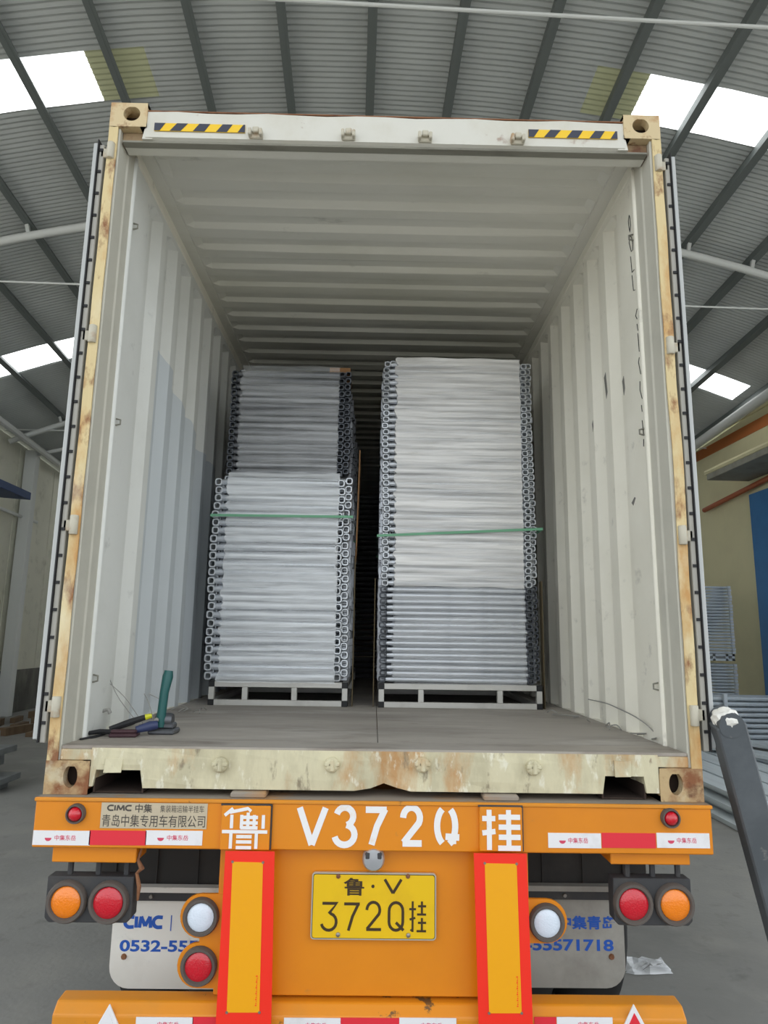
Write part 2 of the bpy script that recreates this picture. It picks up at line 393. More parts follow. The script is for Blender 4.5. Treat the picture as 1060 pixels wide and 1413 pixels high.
for al in (2.85, 8.85, 14.85, 20.85):
    MB().tube([roofpt(-8.2+16.4*i/28, al, .36) for i in range(29)], .06, 10).build('arch_pipe', m_pipe, ceil, smooth=True)
    for k in range(-7, 8):
        MB().beam(roofpt(k, al, .36), roofpt(k, al, .16), .05, .05, up=D).build('purlin_cleat', m_pipe, ceil)
    if al > 3:
        dl = ray(0, 391); dr = ray(1060, 424)
        if al == 8.85:
            pl = CAM + dl*(al/dl.dot(D)); pr = CAM + dr*(al/dr.dot(D)); hz = (pl+pr)/2
        hgt = (hz-CAM).dot(WU)
        MB().tube([CAM+V*-7.9+D*al+WU*(hgt+.0), CAM+V*8.2+D*al+WU*hgt], .014, 6).build('tie_rod', m_pipe, ceil)
d0, d1 = ray(400, 0), ray(1060, 38)
p0 = CAM + d0*(4.7/d0.dot(D)); p1 = CAM + d1*(4.7/d1.dot(D)); dd = (p1-p0)
MB().tube([p0 - dd*.9, p1 + dd*.55], .017, 8).build('cross_pipe', m_pipe, ceil, smooth=True)
# side walls (unseen near stretches left open to let side light in)
def wall(name, off, a0, a1, mt, z0=0.0, th=.2, out=1):
    sgn = -1 if off < 0 else 1
    e = 8.05 if sgn > 0 else -8.0
    m = MB(); P = []
    for al in (a0, a1):
        zt = roofpt(e, al, .2).z
        P.append((al, zt))
    q = [wallpt(off, a0, z0), wallpt(off, a1, z0), wallpt(off, a1, P[1][1]), wallpt(off, a0, P[0][1])]
    m.poly(q, V*sgn*th)
    o = m.build(name, mt); o['kind'] = 'structure'
    return o
wl = wall('wall_left', -7.9, 7.0, A1, m_wall_l)
wr = wall('wall_right', 8.2, 8.0, A1, m_wall_r)
# far gable with an open gateway on the centre line
fw = MB()
_top = [roofpt(x, A1-.1, .03) for x in [-8.0+16.0*k/16 for k in range(17)]]
for lo, hi in ((0, 5), (11, 16)):
    q = [Vector((p.x, p.y, p.z)) for p in _top[lo:hi+1]]
    fw.poly([Vector((q[0].x, q[0].y, 0))] + q + [Vector((q[-1].x, q[-1].y, 0))], DH*.2)
q = _top[5:12]
fw.poly([Vector((q[0].x, q[0].y, 5.0))] + q + [Vector((q[-1].x, q[-1].y, 5.0))], DH*.2)
fw.build('wall_far', m_wall_l)['kind'] = 'structure'
# left wall: stained dado, cladding joints, columns, eave girt
MB().poly([wallpt(-7.9, 7.0, 0), wallpt(-7.9, A1, 0), wallpt(-7.9, A1, .98), wallpt(-7.9, 7.0, .98)], V*.03).build('dado', m_dado, wl)
for k in range(24):
    al = 7.4 + k*.95
    MB().poly([wallpt(-7.9, al, 1.0), wallpt(-7.9, al+.03, 1.0), wallpt(-7.9, al+.03, roofpt(-8, al, .3).z), wallpt(-7.9, al, roofpt(-8, al, .3).z)], V*.012).build('cladding_rib', m_wall_l, wl)
for al in (10.2, 16.2, 22.2):
    zt = roofpt(-7.6, al, .45).z
    MB().beam(wallpt(-7.72, al, 0), wallpt(-7.72, al, zt), .26, .22, up=DH).build('column', m_pipe, wl, bevel=.01)
    MB().beam(wallpt(-7.7, al, zt-.1), roofpt(-6.6, al, .4), .07, .07).build('knee_brace', m_pipe, wl)
MB().tube([roofpt(-8.0, 7.0, .42)+V*.2, roofpt(-8.0, A1, .42)+V*.2], .07, 8).build('eave_pipe', m_pipe, wl, smooth=True)
MB().tube([wallpt(-7.78, 13.0, B+3.27), wallpt(-7.78, 16.9, B+3.25)], .04, 8).build('wall_girt', m_pipe, wl, smooth=True)
cn = MB()
cn.poly([wallpt(-7.85, 9.5, B+3.42), wallpt(-6.9, 9.5, B+3.36), wallpt(-6.9, 14.6, B+3.36), wallpt(-7.85, 14.6, B+3.42)], (0,0,.16))
cn.build('door_canopy', m_canblue, wl, bevel=.01)
# right wall: stripe, gutter, canopy, pipe, blue shutter
def strip_r(name, mt, a0, a1, z0a, z1a, z0b, z1b, th, off=8.2):
    return MB().poly([wallpt(off, a0, z0a), wallpt(off, a1, z0b), wallpt(off, a1, z1b), wallpt(off, a0, z1a)], V*-th).build(name, mt, wr)
strip_r('painted_stripe', m_stripe, 8.0, A1, B+4.90, B+5.13, B+4.84, B+5.07, .012)
strip_r('wall_ledge', m_wall_r, 8.0, A1, B+5.30, B+5.38, B+5.2, B+5.28, .05)
MB().tube([roofpt(8.05, 8.0, .5)-V*.12, roofpt(8.05, A1, .5)-V*.12], .10, 10).build('gutter_pipe', m_pipe, wr, smooth=True)
MB().poly([wallpt(7.3, 8.0, B+3.92), wallpt(8.2, 8.0, B+3.92), wallpt(8.2, 13.6, B+3.92), wallpt(7.3, 13.6, B+3.92)], (0,0,.12)).build('door_canopy', m_canopy, wr, bevel=.008)
MB().tube([wallpt(7.36, 8.0, B+4.1), wallpt(7.36, 13.7, B+4.1)], .06, 8).build('canopy_edge_pipe', m_wall_r, wr, smooth=True)
MB().tube([wallpt(8.1, 8.0, B+4.0), wallpt(8.1, 12.72, B+3.80), wallpt(8.1, 15.3, B+3.62)], .055, 8).build('service_pipe', m_opipe, wr, smooth=True)
d2 = strip_r('blue_shutter', m_blue, 8.4, 13.55, .03, B+3.62, .03, B+3.62, .06)
for k in range(9):
    MB().poly([wallpt(8.14, 8.7+k*.52, .05), wallpt(8.14, 8.74+k*.52, .05), wallpt(8.14, 8.74+k*.52, B+3.6), wallpt(8.14, 8.7+k*.52, B+3.6)], V*-.02).build('shutter_rib', m_blue, d2)

# ================================================================== THE CONTAINER
L = 12.03
con = empty('shipping_container', (0, 0, B), 'open cream shipping container with rusty corner posts riding on the orange trailer', 'container')
def mirror_box(a, b, s): return ((a[0]*s, a[1], a[2]), (b[0]*s, b[1], b[2]))
# floor deck
for i, (xa, xb) in enumerate(((-1.165, .005), (.008, 1.165))):
    y = .17
    while y < L-.2:
        y2 = min(y+1.21, L-.12)
        boxes('deck_panel', m_plyf, [((xa, y, .13), (xb, y2-.003, .17))], con)
        y += 1.21
boxes('deck_threshold', m_thresh, [((-1.17, .0, .158), (1.17, .167, .172))], con, bevel=.003)
# sides: trapezoidal corrugation
def corr_profile(y0, y1, pitch, seq):
    out = []; y = y0
    while y < y1:
        for dy, dep in seq:
            if y+dy*pitch > y1: break
            out.append((y+dy*pitch, dep))
        y += pitch
    return out
SEQ = ((0,0), (.25,0), (.495,1), (.745,1), (.99,0))
for s in (-1, 1):
    prof = [(.205, 0), (.30, 0)] + [(y, d_) for y, d_ in corr_profile(.36, L-.1, .278, SEQ)] + [(L-.05, 0)]
    prof.sort()
    zs = [.165, .7, 1.4, 2.1, 2.70, 2.735, 2.80]
    def fn(i, j, s=s):
        y, dep = prof[i]; z = zs[j]
        dd_ = dep*(.036 if j < 5 else 0)      # pressed ribs die out below the top rail
        return (s*(1.172+dd_), y, z)
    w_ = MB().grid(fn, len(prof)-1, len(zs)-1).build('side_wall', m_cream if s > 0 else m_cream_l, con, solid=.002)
    boxes('top_rail', m_cream, [((s*1.165, .19, 2.765), (s*1.219, L, 2.835))], con, bevel=.006)
    boxes('roof_flange', m_roofin, [((s*1.105, .19, 2.822), (s*1.17, L, 2.832))], con)
    boxes('bottom_rail', m_cream, [((s*1.172, .19, .02), (s*1.215, L, .172))], con)
    # corner post: outer flange, hidden core, inner channel with its seam
    MB().poly([(s*1.219,.004,.118),(s*1.172,.004,.118),(s*1.172,.098,.118),(s*1.166,.104,.118),(s*1.166,.17,.118),(s*1.160,.176,.118),(s*1.160,.190,.118),(s*1.170,.206,.118),(s*1.219,.206,.118)], (0,0,2.66)).build('corner_post', m_jamb, con, bevel=.003)
    fl = MB().grid(lambda i, j: (s*(1.219-.040*i/2+.0012*math.sin(j*1.3+s)+(.007*math.exp(-((j-13)/2.2)**2) if s > 0 else 0)), -.004+.003*math.sin(j*.9)*(i==1), .118+2.66*j/30), 2, 30).build('post_flange', m_post, con, solid=.006)
    MB().tube([(s*1.166, .182, .172), (s*1.166, .182, 2.76)], .013, 12).build('post_bead', m_cream if s > 0 else m_cream_l, con, smooth=True)
    for z in (.40, 1.50, 2.45):
        MB().tube([(s*1.170,.235,z-.015),(s*1.150,.235,z-.010),(s*1.150,.235,z+.010),(s*1.170,.235,z+.015)], .004, 6).build('lashing_ring', m_lip, con)
# front wall
boxes('front_wall', m_cream, [((-1.2, L-.05, .02), (1.2, L, 2.84))], con)
# roof sheet with pressed cross ribs
prof = [(.05, 0)] + corr_profile(.20, L-.1, .2135, ((0,0), (.36,0), (.5,1), (.82,1), (.96,0))) + [(L-.05, 0)]
xs = [-1.16, -1.10, -1.06, -.5, 0, .5, 1.06, 1.10, 1.16]
rnd = random.Random(5)
sag = [rnd.uniform(-.004, .004) for _ in range(len(prof))]
MB().grid(lambda i, j: (xs[j], prof[i][0], 2.832 + (.021*prof[i][1] if 2 <= j <= 6 else 0) + (sag[i] if 2 < j < 6 and i > 2 else 0)), len(prof)-1, len(xs)-1).build('roof_panel', m_roofin, con, solid=.002)
# header
h0 = at(530, 163, 0)[1]; h1 = at(530, 200, 0)[1]
hd = MB().grid(lambda i, j: ((-1.06+2.12*i/16), [.09, .0, .0, .03, .09][j], [h0+.004*math.sin(i*1.9)+.004, h0+.004*math.sin(i*1.9), h1+.012, h1, h1][j]), 16, 4).build('door_header', m_white, con, solid=.004)
boxes('header_lip', m_lip, [((-1.165, .012, h1-.006), (1.165, .05, h1+.004))], con, bevel=.002)
boxes('header_back', m_roofin, [((-1.165, .052, h1-.004), (1.165, .10, 2.775)), ((-1.05, .052, 2.775), (1.05, .10, 2.83))], con)
boxes('header_cap', m_rusts, [((-1.06, .0, h0+.006), (1.06, .1, h0+.011))], con)
# corner castings with their oval apertures
def casting(name, s, z0, z1, hole, mt):
    xa, xb, yb = 1.219, 1.057, .178
    cx = s*hole[0]; cz = hole[1]; rx, rz = hole[2], hole[3]
    m = MB(); x_lo, x_hi = sorted((s*xa, s*xb))
    ang = sorted([2*math.pi*(k+.37)/28 for k in range(28)] + [math.atan2(Z_-cz, X_-cx) % (2*math.pi) for X_ in (x_lo, x_hi) for Z_ in (z0, z1)])
    n = len(ang); hole_o = []; out = []
    for a in ang:
        ca, sa = math.cos(a), math.sin(a)
        # aperture: a slot with round ends, taken along the same direction
        d_ = 1/math.sqrt((ca/rx)**2 + (sa/rz)**4/max((sa/rz)**2, 1e-9))
        hole_o.append((cx+d_*ca, cz+d_*sa))
        t = min([(x_hi-cx)/ca if ca > 1e-6 else 1e9, (x_lo-cx)/ca if ca < -1e-6 else 1e9, (z1-cz)/sa if sa > 1e-6 else 1e9, (z0-cz)/sa if sa < -1e-6 else 1e9])
        out.append((cx+ca*t, cz+sa*t))
    ov = [m.bm.verts.new((x, -.008, z)) for x, z in out]; hv = [m.bm.verts.new((x, -.008, z)) for x, z in hole_o]; iv = [m.bm.verts.new((x, .03, z)) for x, z in hole_o]
    for k in range(n):
        k2 = (k+1)%n
        m.bm.faces.new((ov[k], ov[k2], hv[k2], hv[k])); m.bm.faces.new((hv[k], hv[k2], iv[k2], iv[k]))
    t_ = .028
    m.box((x_lo, -.007, z0), (x_lo+t_, yb, z1)); m.box((x_hi-t_, -.007, z0), (x_hi, yb, z1)); m.box((x_lo, -.007, z1-.02), (x_hi, yb, z1)); m.box((x_lo, -.007, z0), (x_hi, yb, z0+.02))
    o = m.build(name, mt, con, fix=True)
    boxes('aperture_shade', m_cavity_shade, [((x_lo+t_, .06, z0+.02), (x_hi-t_, .065, z1-.02))], o)  # dark sheet standing in for the shade inside the hollow casting
    return o
for s in (-1, 1):
    casting('corner_casting', s, 0, .118, (1.125 if s < 0 else 1.117, .063, .026, .04), m_cast)
    casting('corner_casting', s, 2.778, 2.896, (1.125 if s < 0 else 1.133, 2.842, .037, .036), m_cast_t)
    # gusset between casting and header
    MB().poly([(s*1.062, .002, 2.80), (s*1.03, .002, h0), (s*1.03, .002, h1+.004), (s*1.075, .002, h1+.004)], (0,.06,0)).build('header_gusset', m_white, con)
    boxes('post_head', m_castu, [((s*1.172, .03, 2.722), (s*1.04, .1, 2.777))], con, bevel=.004)
# sill: pockets, dent
SX = [-1.056, -1.045, -1.035, -.87, -.858, -.6, -.35, -.2, -.08, -.02, .03, .08, .13, .3, .5, .7, .843, .855, 1.0, 1.01, 1.056]
def sill_bot(x):
    if -1.036 < x < -.869: return .088
    if .854 < x < 1.001: return .088
    if abs(x) > 1.0: return .03
    d_ = abs(x-.035)/.06
    return .026 + (.026*(1-d_*.8) if d_ < 1.2 else 0)
def sill_y(x, t):
    d_ = abs(x-.02)/.1
    return .0 + .012*math.sin(x*9)*t*(1-t)*2 + (.022*(1-d_)*(1-t) if d_ < 1 else 0)
zz = [1, .75, .5, .25, 0]
sl = MB().grid(lambda i, j: (SX[i], sill_y(SX[i], zz[j]) if j < 5 else .15, (sill_bot(SX[i]) + (.164-sill_bot(SX[i]))*zz[min(j,4)])), len(SX)-1, 5).build('door_sill', m_sill, con, solid=.006)
for s in (-1, 1): boxes('sill_end', m_sill, [((s*1.05, .0, .119), (s*1.172, .14, .158))], con, bevel=.003)
for x0, x1 in ((-1.045, -.86), (.845, 1.01)):
    boxes('fork_pocket', m_cavity_shade, [((x0, .012, .005), (x0+.006, 1.2, .09)), ((x1-.006, .012, .005), (x1, 1.2, .09)), ((x0, .012, .085), (x1, 1.2, .092)), ((x0, .02, .003), (x1, 1.2, .007)), ((x0, 1.2, .0), (x1, 1.21, .09))], con)  # pocket lining coloured dark to paint the shade inside
for (xa, ya), (xb, yb) in (((146,1046),(168,1066)), ((848,1050),(872,1072))):
    X0, Z0 = at(xa, ya, -.01); X1, Z1 = at(xb, yb, -.01)
    MB().poly([(X0, -.008, Z0), (X1, -.008, Z0-.002), (X1-.003, -.012, Z1), (X0-.002, -.02, Z1)], (0,.006,0)).build('pocket_patch', m_sill, con)
def keeper(x, z, mt, y0=-.004):
    m = MB()
    m.box((x-.030, y0-.010, z-.024), (x+.030, y0+.004, z+.010))
    m.box((x-.032, y0-.034, z-.022), (x-.018, y0, z+.012)); m.box((x+.016, y0-.034, z-.022), (x+.030, y0, z+.010)); m.box((x-.014, y0-.026, z-.006), (x+.014, y0, z+.022))
    return m.build('cam_keeper', mt, con, bevel=.004)
for x, y in ((353,182), (481,184), (587,187), (715,190)): keeper(*at(x, y, -.02), m_hinge)
for k, (x, y) in enumerate(((303,1056), (458,1056), (583,1056), (737,1060))):
    X, Z = at(x, y, -.02)
    m = MB(); m.lathe([(.028,.0),(.03,.014),(.022,.026),(.010,.03)], (X, 0, Z), 10); m.box((X-.028, -.03, Z-.004), (X+.03, .0, Z+.012)); m.box((X-.006, -.036, Z-.022), (X+.01, 0, Z+.022))
    m.build('cam_keeper', m_sill, con, bevel=.004)
# hazard tape on the header
for (xa, ya, xb, yb) in ((214,169,338,185), (729,178,852,194)):
    X0, Z1 = at(xa, ya, -.004); X1, Z0 = at(xb, yb, -.004)
    hz_ = .038
    zc = (Z0+Z1)/2; Z0, Z1 = zc-hz_/2, zc+hz_/2
    tp = boxes('hazard_tape', m_yel, [((X0, -.0075, Z0), (X1, -.004, Z1))], con)
    Wd = X1-X0
    for (t0, t1, b0, b1) in ((0,.12,0,.06), (.248,.367,.172,.291), (.495,.614,.426,.554), (.752,.861,.683,.802), (.98,1,.921,1)):
        MB().poly([(X0+Wd*b0, -.0085, Z0), (X0+Wd*b1, -.0085, Z0), (X0+Wd*t1, -.0085, Z1), (X0+Wd*t0, -.0085, Z1)], (0,.001,0)).build('dark_stripe', m_haz, tp)
# doors folded right round against the sides
for s in (-1, 1):
    z0, z1 = .19, 2.70
    dr = boxes('door', m_door, [((s*1.262, .0, z0), (s*1.282, .05, z1)), ((s*1.250, .05, z0), (s*1.290, 1.16, z1))], con, bevel=.003)
    boxes('gasket', m_gask, [((s*1.236, .004, z0-.012), (s*1.2575, .05, z1-.006))], dr, bevel=.003)
    boxes('gasket_lip', m_dark, [((s*1.2575, -.006, z0-.01), (s*1.2618, .05, z1+.012))], dr)
    clip = boxes('retaining_clip', m_dark, [((s*1.240, -.001, -.006), (s*1.256, .004, .006))], dr); clip.location.z = z0+.06
    for k in range(1, 24): dup(clip, dr, (0, 0, z0+.06+k*.105))
    for zc in (.52, 1.05, 1.75, 2.45):
        boxes('locking_rod_bracket', m_hinge, [((s*1.29, .4, zc), (s*1.32, .5, zc+.05))], dr)
    for hy in (.45, .85):
        MB().tube([(s*1.305, hy, z0), (s*1.305, hy, z1)], .014, 8).build('locking_rod', m_hinge, dr, smooth=True)
    for zc in (.31, 1.00, 1.80, 2.655):
        hg = MB(); hg.tube([(s*1.201, -.010, zc-.038), (s*1.201, -.010, zc+.038)],   .017, 10); hg.box((s*1.206, .004, zc-.022), (s*1.25, .02, zc+.022))
        hg.build('hinge', m_hinge, dr, bevel=.003, smooth=True)
# marker scribble and scuffs on the wall by the right-hand post
def scrib(pts, r=.0019, mt=m_pen, n='marker_scribble'):
    P = []
    for x, y in pts:
        d = ray(x, y); t = (1.1685-CAM.x)/d.x; p = CAM+d*t; P.append((1.1695, p.y, p.z-B))
    MB().tube(P, r, 5).build(n, mt, con)
scrib([(868,297),(867,305),(868,315),(869,320),(870,312),(869,300),(868,297)])
scrib([(869,325),(868,335),(871,347),(873,345),(873,334),(871,327),(869,325)])
scrib([(870,354),(872,376),(875,372)]); scrib([(872,380),(874,401),(876,400)])
scrib([(879,426),(877,436),(879,440)]); scrib([(879,447),(880,456)]); scrib([(880,460),(882,485)]); scrib([(882,493),(881,500),(884,516)])
scrib([(883,526),(883,538),(886,550)]); scrib([(885,559),(886,568)]); scrib([(886,580),(887,590),(888,600)]); scrib([(888,606),(888,616)])
def scuff(x0, y0, x1, y1, r=.006):
    d0_, d1_ = ray(x0, y0), ray(x1, y1); q = []
    for d in (d0_, d1_):
        t = (1.172-CAM.x)/d.x; p = CAM+d*t; q.append((p.y, p.z-B))
    (ya, za), (yb, zb) = q
    MB().poly([(1.1702, ya-r, za), (1.1702, ya+r, za-.02), (1.1702, yb+r*.6, zb), (1.1702, yb-r, zb+.03)], (.002,0,0)).build('scuff_mark', m_scuff, con)
scuff(835,515,838,550, .014); scuff(860,520,862,545,.01); scuff(874,687,876,697,.02); scuff(818,580,819,596,.008)

# ================================================================== THE TRAILER
tr = empty('container_trailer', (0, 0, 0), 'orange skeletal semi trailer with reflective boards and yellow number plate', 'trailer')
def tb(a, b): return ((a[0], a[1], a[2]+B), (b[0], b[1], b[2]+B))
def P3(x, y, Y): X, Z = at(x, y, Y); return X, Z+B
def rect(x0, y0, x1, y1, Y):
    X0, Z1 = P3(x0, y0, Y); X1, Z0 = P3(x1, y1, Y); return X0, X1, Z0, Z1
YB = -.05
bm_ = boxes('rear_beam', m_or, [tb((-1.222, YB, -.170), (1.222, YB+.14, -.008))], tr, bevel=.004)
boxes('beam_ledge', m_dust, [tb((-1.222, YB+.006, -.0085), (1.222, .16, -.001))], bm_)
boxes('beam_top_edge', m_orb, [tb((-1.226, YB-.006, -.014), (1.226, YB+.01, -.001))], bm_, bevel=.003)
for x in (346, 692):
    X, Z = at(x, 1093, .0)
    boxes('container_guide', m_dust, [tb((X-.07, -.03, -.002), (X+.06, .05, .02))], tr, bevel=.006)
# painted number
_C = [[(.98,.93)]+arc(.55,.5,.52,.46,80,280,14)+[(.98,.07)]]
_I = [[(.5,1),(.5,0)]]
_M = [[(.06,0),(.16,1)],[(.16,1),(.5,.15)],[(.5,.15),(.84,1)],[(.84,1),(.94,0)]]
def cimc(x0, x1, z0, z1, y, wd, mt, par):
    w_ = (x1-x0)/4
    for gl, f0, f1 in ((_C,0,1.0),(_I,1.12,1.32),(_M,1.5,2.85),(_C,3.0,4.0)): strokes(gl, x0+f0*w_, x0+f1*w_, z0, z1, y, wd, mt, par)
_V = [[(0,1),(.5,0)],[(.5,0),(1,1)]]
_3 = [arc(.42,.76,.42,.24,165,-75,14),arc(.42,.27,.5,.27,80,-168,16)]
_7 = [[(0,.94),(1,.94)],[(.93,.96),(.55,.5),(.3,0)]]
_2 = [arc(.46,.72,.44,.28,180,-30,12)+[(.6,.42),(.05,.06)],[(0,.04),(1,.04)]]
_Q = [arc(.45,.5,.38,.5,115,245,12),arc(.45,.5,.38,.5,62,-70,12),[(.42,.22),(1.0,.20)],[(.72,.3),(.74,.02)]]
for gl, (xa, xb) in ((_V,(414,448)), (_3,(465,491)), (_7,(505,533)), (_2,(556,582)), (_Q,(601,634))):
    X0, X1, Z0, Z1 = rect(xa, 1110, xb, 1170, YB)
    strokes(gl, X0, X1, Z0+.010, Z1-.010, YB-.0012, .0225, m_wpaint, bm_, 'painted_number')
_lu = [[(.22,1),(.04,.82)],[(.15,.9),(.55,1),(.62,.93)],[(.2,.84),(.2,.5)],[(.9,.84),(.9,.5)],[(.42,.84),(.42,.5)],[(.56,.9),(.56,.5)],[(.7,.84),(.7,.5)],[(.4,.78),(.78,.78)],[(.4,.64),(.78,.64)],[(.4,.52),(.78,.52)],[(.0,.42),(1,.42)],[(.2,.42),(.2,.0)],[(.76,.42),(.76,.0)],[(.32,.3),(.66,.3)],[(.32,.17),(.66,.17)],[(.32,.03),(.66,.03)]]
_gua = [[(.2,1),(.2,0)],[(.02,.78),(.36,.78)],[(.02,.42),(.36,.46)],[(.7,1),(.7,0)],[(.44,.82),(1,.82)],[(.44,.57),(1,.57)],[(.44,.32),(1,.32)],[(.42,.05),(1,.05)]]
for gl, (xa, ya, xb, yb), wd in ((_lu, (306,1112,371,1174), .0115), (_gua, (662,1114,722,1176), .018)):
    X0, X1, Z0, Z1 = rect(xa, ya, xb, yb, YB-.022)
    bxp = boxes('stencil_box', m_or, [((X0, YB-.02, Z0), (X1, YB+.001, Z1))], tr, bevel=.003)
    boxes('box_edge', m_boxd, [((X0-.004, YB-.012, Z1-.001), (X1+.004, YB+.001, Z1+.005)), ((X1, YB-.012, Z0), (X1+.005, YB+.001, Z1))], bxp)
    strokes(gl, X0+.006, X1-.008, Z0+.006, Z1-.008, YB-.0212, wd, m_wpaint, bxp, 'painted_character')
# maker's plate
X0, X1, Z0, Z1 = rect(141, 1107, 285, 1144, YB)
npl = boxes('maker_plate', m_beige, [((X0, YB-.003, Z0), (X1, YB, Z1))], tr)
Hh = Z1-Z0; Ww = X1-X0
cimc(X0+.06*Ww, X0+.285*Ww, Z0+.69*Hh, Z0+.90*Hh, YB-.0036, .0056, m_ink, npl)
lettering('中集', X0+.32*Ww, X0+.48*Ww, Z0+.62*Hh, Z0+.96*Hh, YB-.0036, m_ink, npl, bold=.015)
lettering('集装箱运输半挂车', X0+.555*Ww, X0+.97*Ww, Z0+.64*Hh, Z0+.92*Hh, YB-.0036, m_ink, npl)
lettering('青岛中集专用车有限公司', X0+.015*Ww, X0+.985*Ww, Z0+.06*Hh, Z0+.54*Hh, YB-.0036, m_ink, npl, bold=.004)
# reflective tape
def tape(segs, y0, y1, Y, ink=True):
    for xa, xb, c in segs:
        X0, X1, Z0, Z1 = rect(xa, y0, xb, y1, Y)
        t = boxes('reflective_tape', m_tw if c == 'w' else m_red, [((X0+.0004, Y-.0022, Z0), (X1-.0004, Y, Z1))], tr)
        if c == 'w' and ink:
            w_, h_ = X1-X0, Z1-Z0
            MB().poly([(X0+w_*.27+.011*math.cos(a)*1.1, Y-.0026, Z0+h_*.5+.011*math.sin(a)) for a in [math.pi+math.pi*k/10 for k in range(11)]]).build('tape_emblem', m_pink, t)
            lettering('中集东岳', X0+.38*w_, X0+.75*w_, Z0+.33*h_, Z0+.70*h_, Y-.0026, m_pink, t, bold=.01)
tape(((46.5,124,'w'),(124,201.5,'r'),(201.5,279,'w')), 1145.5, 1166.5, YB)
tape(((756,830,'w'),(830,905.5,'r'),(905.5,980,'w')), 1149, 1170.5, YB)
# lamps
def lamp(x, y, R_, mt, Y, parent=tr, name='lamp', dome=.012):
    X, Z = P3(x, y, Y)
    r_ = MB().lathe([(R_*1.0,0),(R_*1.0,.012),(R_*.93,.022),(R_*.80,.022),(R_*.74,.012),(R_*.7,.010)], (X, Y, Z), 28).build(name, m_ring, parent, smooth=True)
    MB().lathe([(R_*.73,.006),(R_*.73,.014),(R_*.66,.014+dome*.35),(R_*.45,.014+dome*.75),(R_*.2,.014+dome),(R_*.03,.014+dome)], (X, Y, Z), 24).build('lens', mt, r_, smooth=True)
    return r_
for x, y in ((106,1122), (924,1128)): lamp(x, y, .034, m_lampr, YB, name='marker_lamp', dome=.02)
def outer_lamps(x0, x1, yt, xa, xb, cols, bx):
    X0, X1, Z0, Z1 = rect(x0, 1168, x1, yt, -.02)
    boxes('lamp_hanger', m_or, [((X0, -.02, Z0), (X1, .1, Z1+.01))], tr, bevel=.003)
    U0, U1, T0, T1 = rect(bx[0], bx[1], bx[2], bx[3], .0)
    c = .015
    lb = MB().poly([(U0,0,T0+c),(U0+c,0,T0),(U1-c,0,T0),(U1,0,T0+c),(U1,0,T1),(U0,0,T1)], (0,.06,0)).build('lamp_box', m_boxd, tr, bevel=.003)
    for f in (.22, .55, .88):
        X = U0 + (U1-U0)*f
        MB().tube([(X, .03, T1-.004), (X, .03, Z0+.004)], .011, 8).build('hanger_bolt', m_boxd, lb)
    lamp(xa[0], xa[1], .072, cols[0], .0, lb); lamp(xb[0], xb[1], .072, cols[1], .0, lb)
outer_lamps(73, 187, 1191, (93,1243), (151,1244), (m_lampo, m_lampr), (66,1209,180,1274))
outer_lamps(842, 953, 1194, (873,1246), (930,1247), (m_lampr, m_lampo), (846,1212,957,1278))
# end plate between the boards
X0, X1, Z0, Z1 = rect(330, 1160, 720, 1372, .0)
boxes('end_plate', m_or, [((-.56, .0, B-.66), (.56, .03, B-.165))], tr, bevel=.003)
# inner lamps on rounded brackets
def bracket(cx, ys, side, Y=-.005):
    X, _ = P3(cx, ys[0], Y); Zs = [P3(cx, y, Y)[1] for y in ys]; R_ = .073
    edge = X - side*.12
    pts = []
    outl = [(edge, Zs[0]+R_)]
    for i, z in enumerate(Zs):
        for k in range(13):
            a = math.radians(90 - 180*k/12)
            outl.append((X + side*R_*math.cos(a), z + R_*math.sin(a)))
    outl.append((edge, Zs[-1]-R_))
    MB().poly([(x, Y, z) for x, z in outl], (0, .012, 0)).build('lamp_bracket', m_or, tr)
    return X, Zs
bracket(277, (1264, 1332), -1); lamp(278, 1264, .064, m_lampw, -.006, dome=.008); lamp(275, 1332, .064, m_lampr, -.006, dome=.008)
bracket(755, (1271,), 1); lamp(754, 1272, .064, m_lampw, -.006, dome=.008)
# reflective boards
YR = -.085
for q in (((311,1176),(379,1174),(297,1425),(374,1425),(321,1189),(363,1190),(313,1397),(358,1397)), ((654,1178),(727,1178),(661,1425),(736,1425),(669,1191),(713,1192),(675,1398),(720,1398))):
    P = [P3(x, y, YR) for x, y in q]
    zt = (P[0][1]+P[1][1])/2; zb = P[2][1]
    bd = MB().poly([(P[0][0], YR, zt), (P[1][0], YR, zt), (P[3][0], YR, zb), (P[2][0], YR, zb)], (0,.006,0)).build('reflective_board', m_redor, tr)
    pn = MB().poly([(P[4][0], YR-.0015, P[4][1]), (P[5][0], YR-.0015, P[5][1]), (P[7][0], YR-.0015, P[7][1]), (P[6][0], YR-.0015, P[6][1])], (0,.001,0)).build('yellow_panel', m_yelb, bd)
    for k in (4,5,6,7): MB().lathe([(.005,0),(.004,.002)], (P[k][0], YR-.001, P[k][1]), 8).build('rivet', m_bolt, bd)
    xr = P[7][0]-.016; 
    for k in range(16): boxes('panel_print', m_redor, [((xr+.0016*(k%3)-.002*k*.02, YR-.0022, P[7][1]+.02+k*.006), (xr+.005, YR-.0018, P[7][1]+.0235+k*.006))], bd)
    for z in (zt-.03, zb+.1): boxes('board_bracket', m_or, [((P[4][0]+.01, YR+.006, z-.02), (P[5][0]-.01, .0, z+.0))], bd)
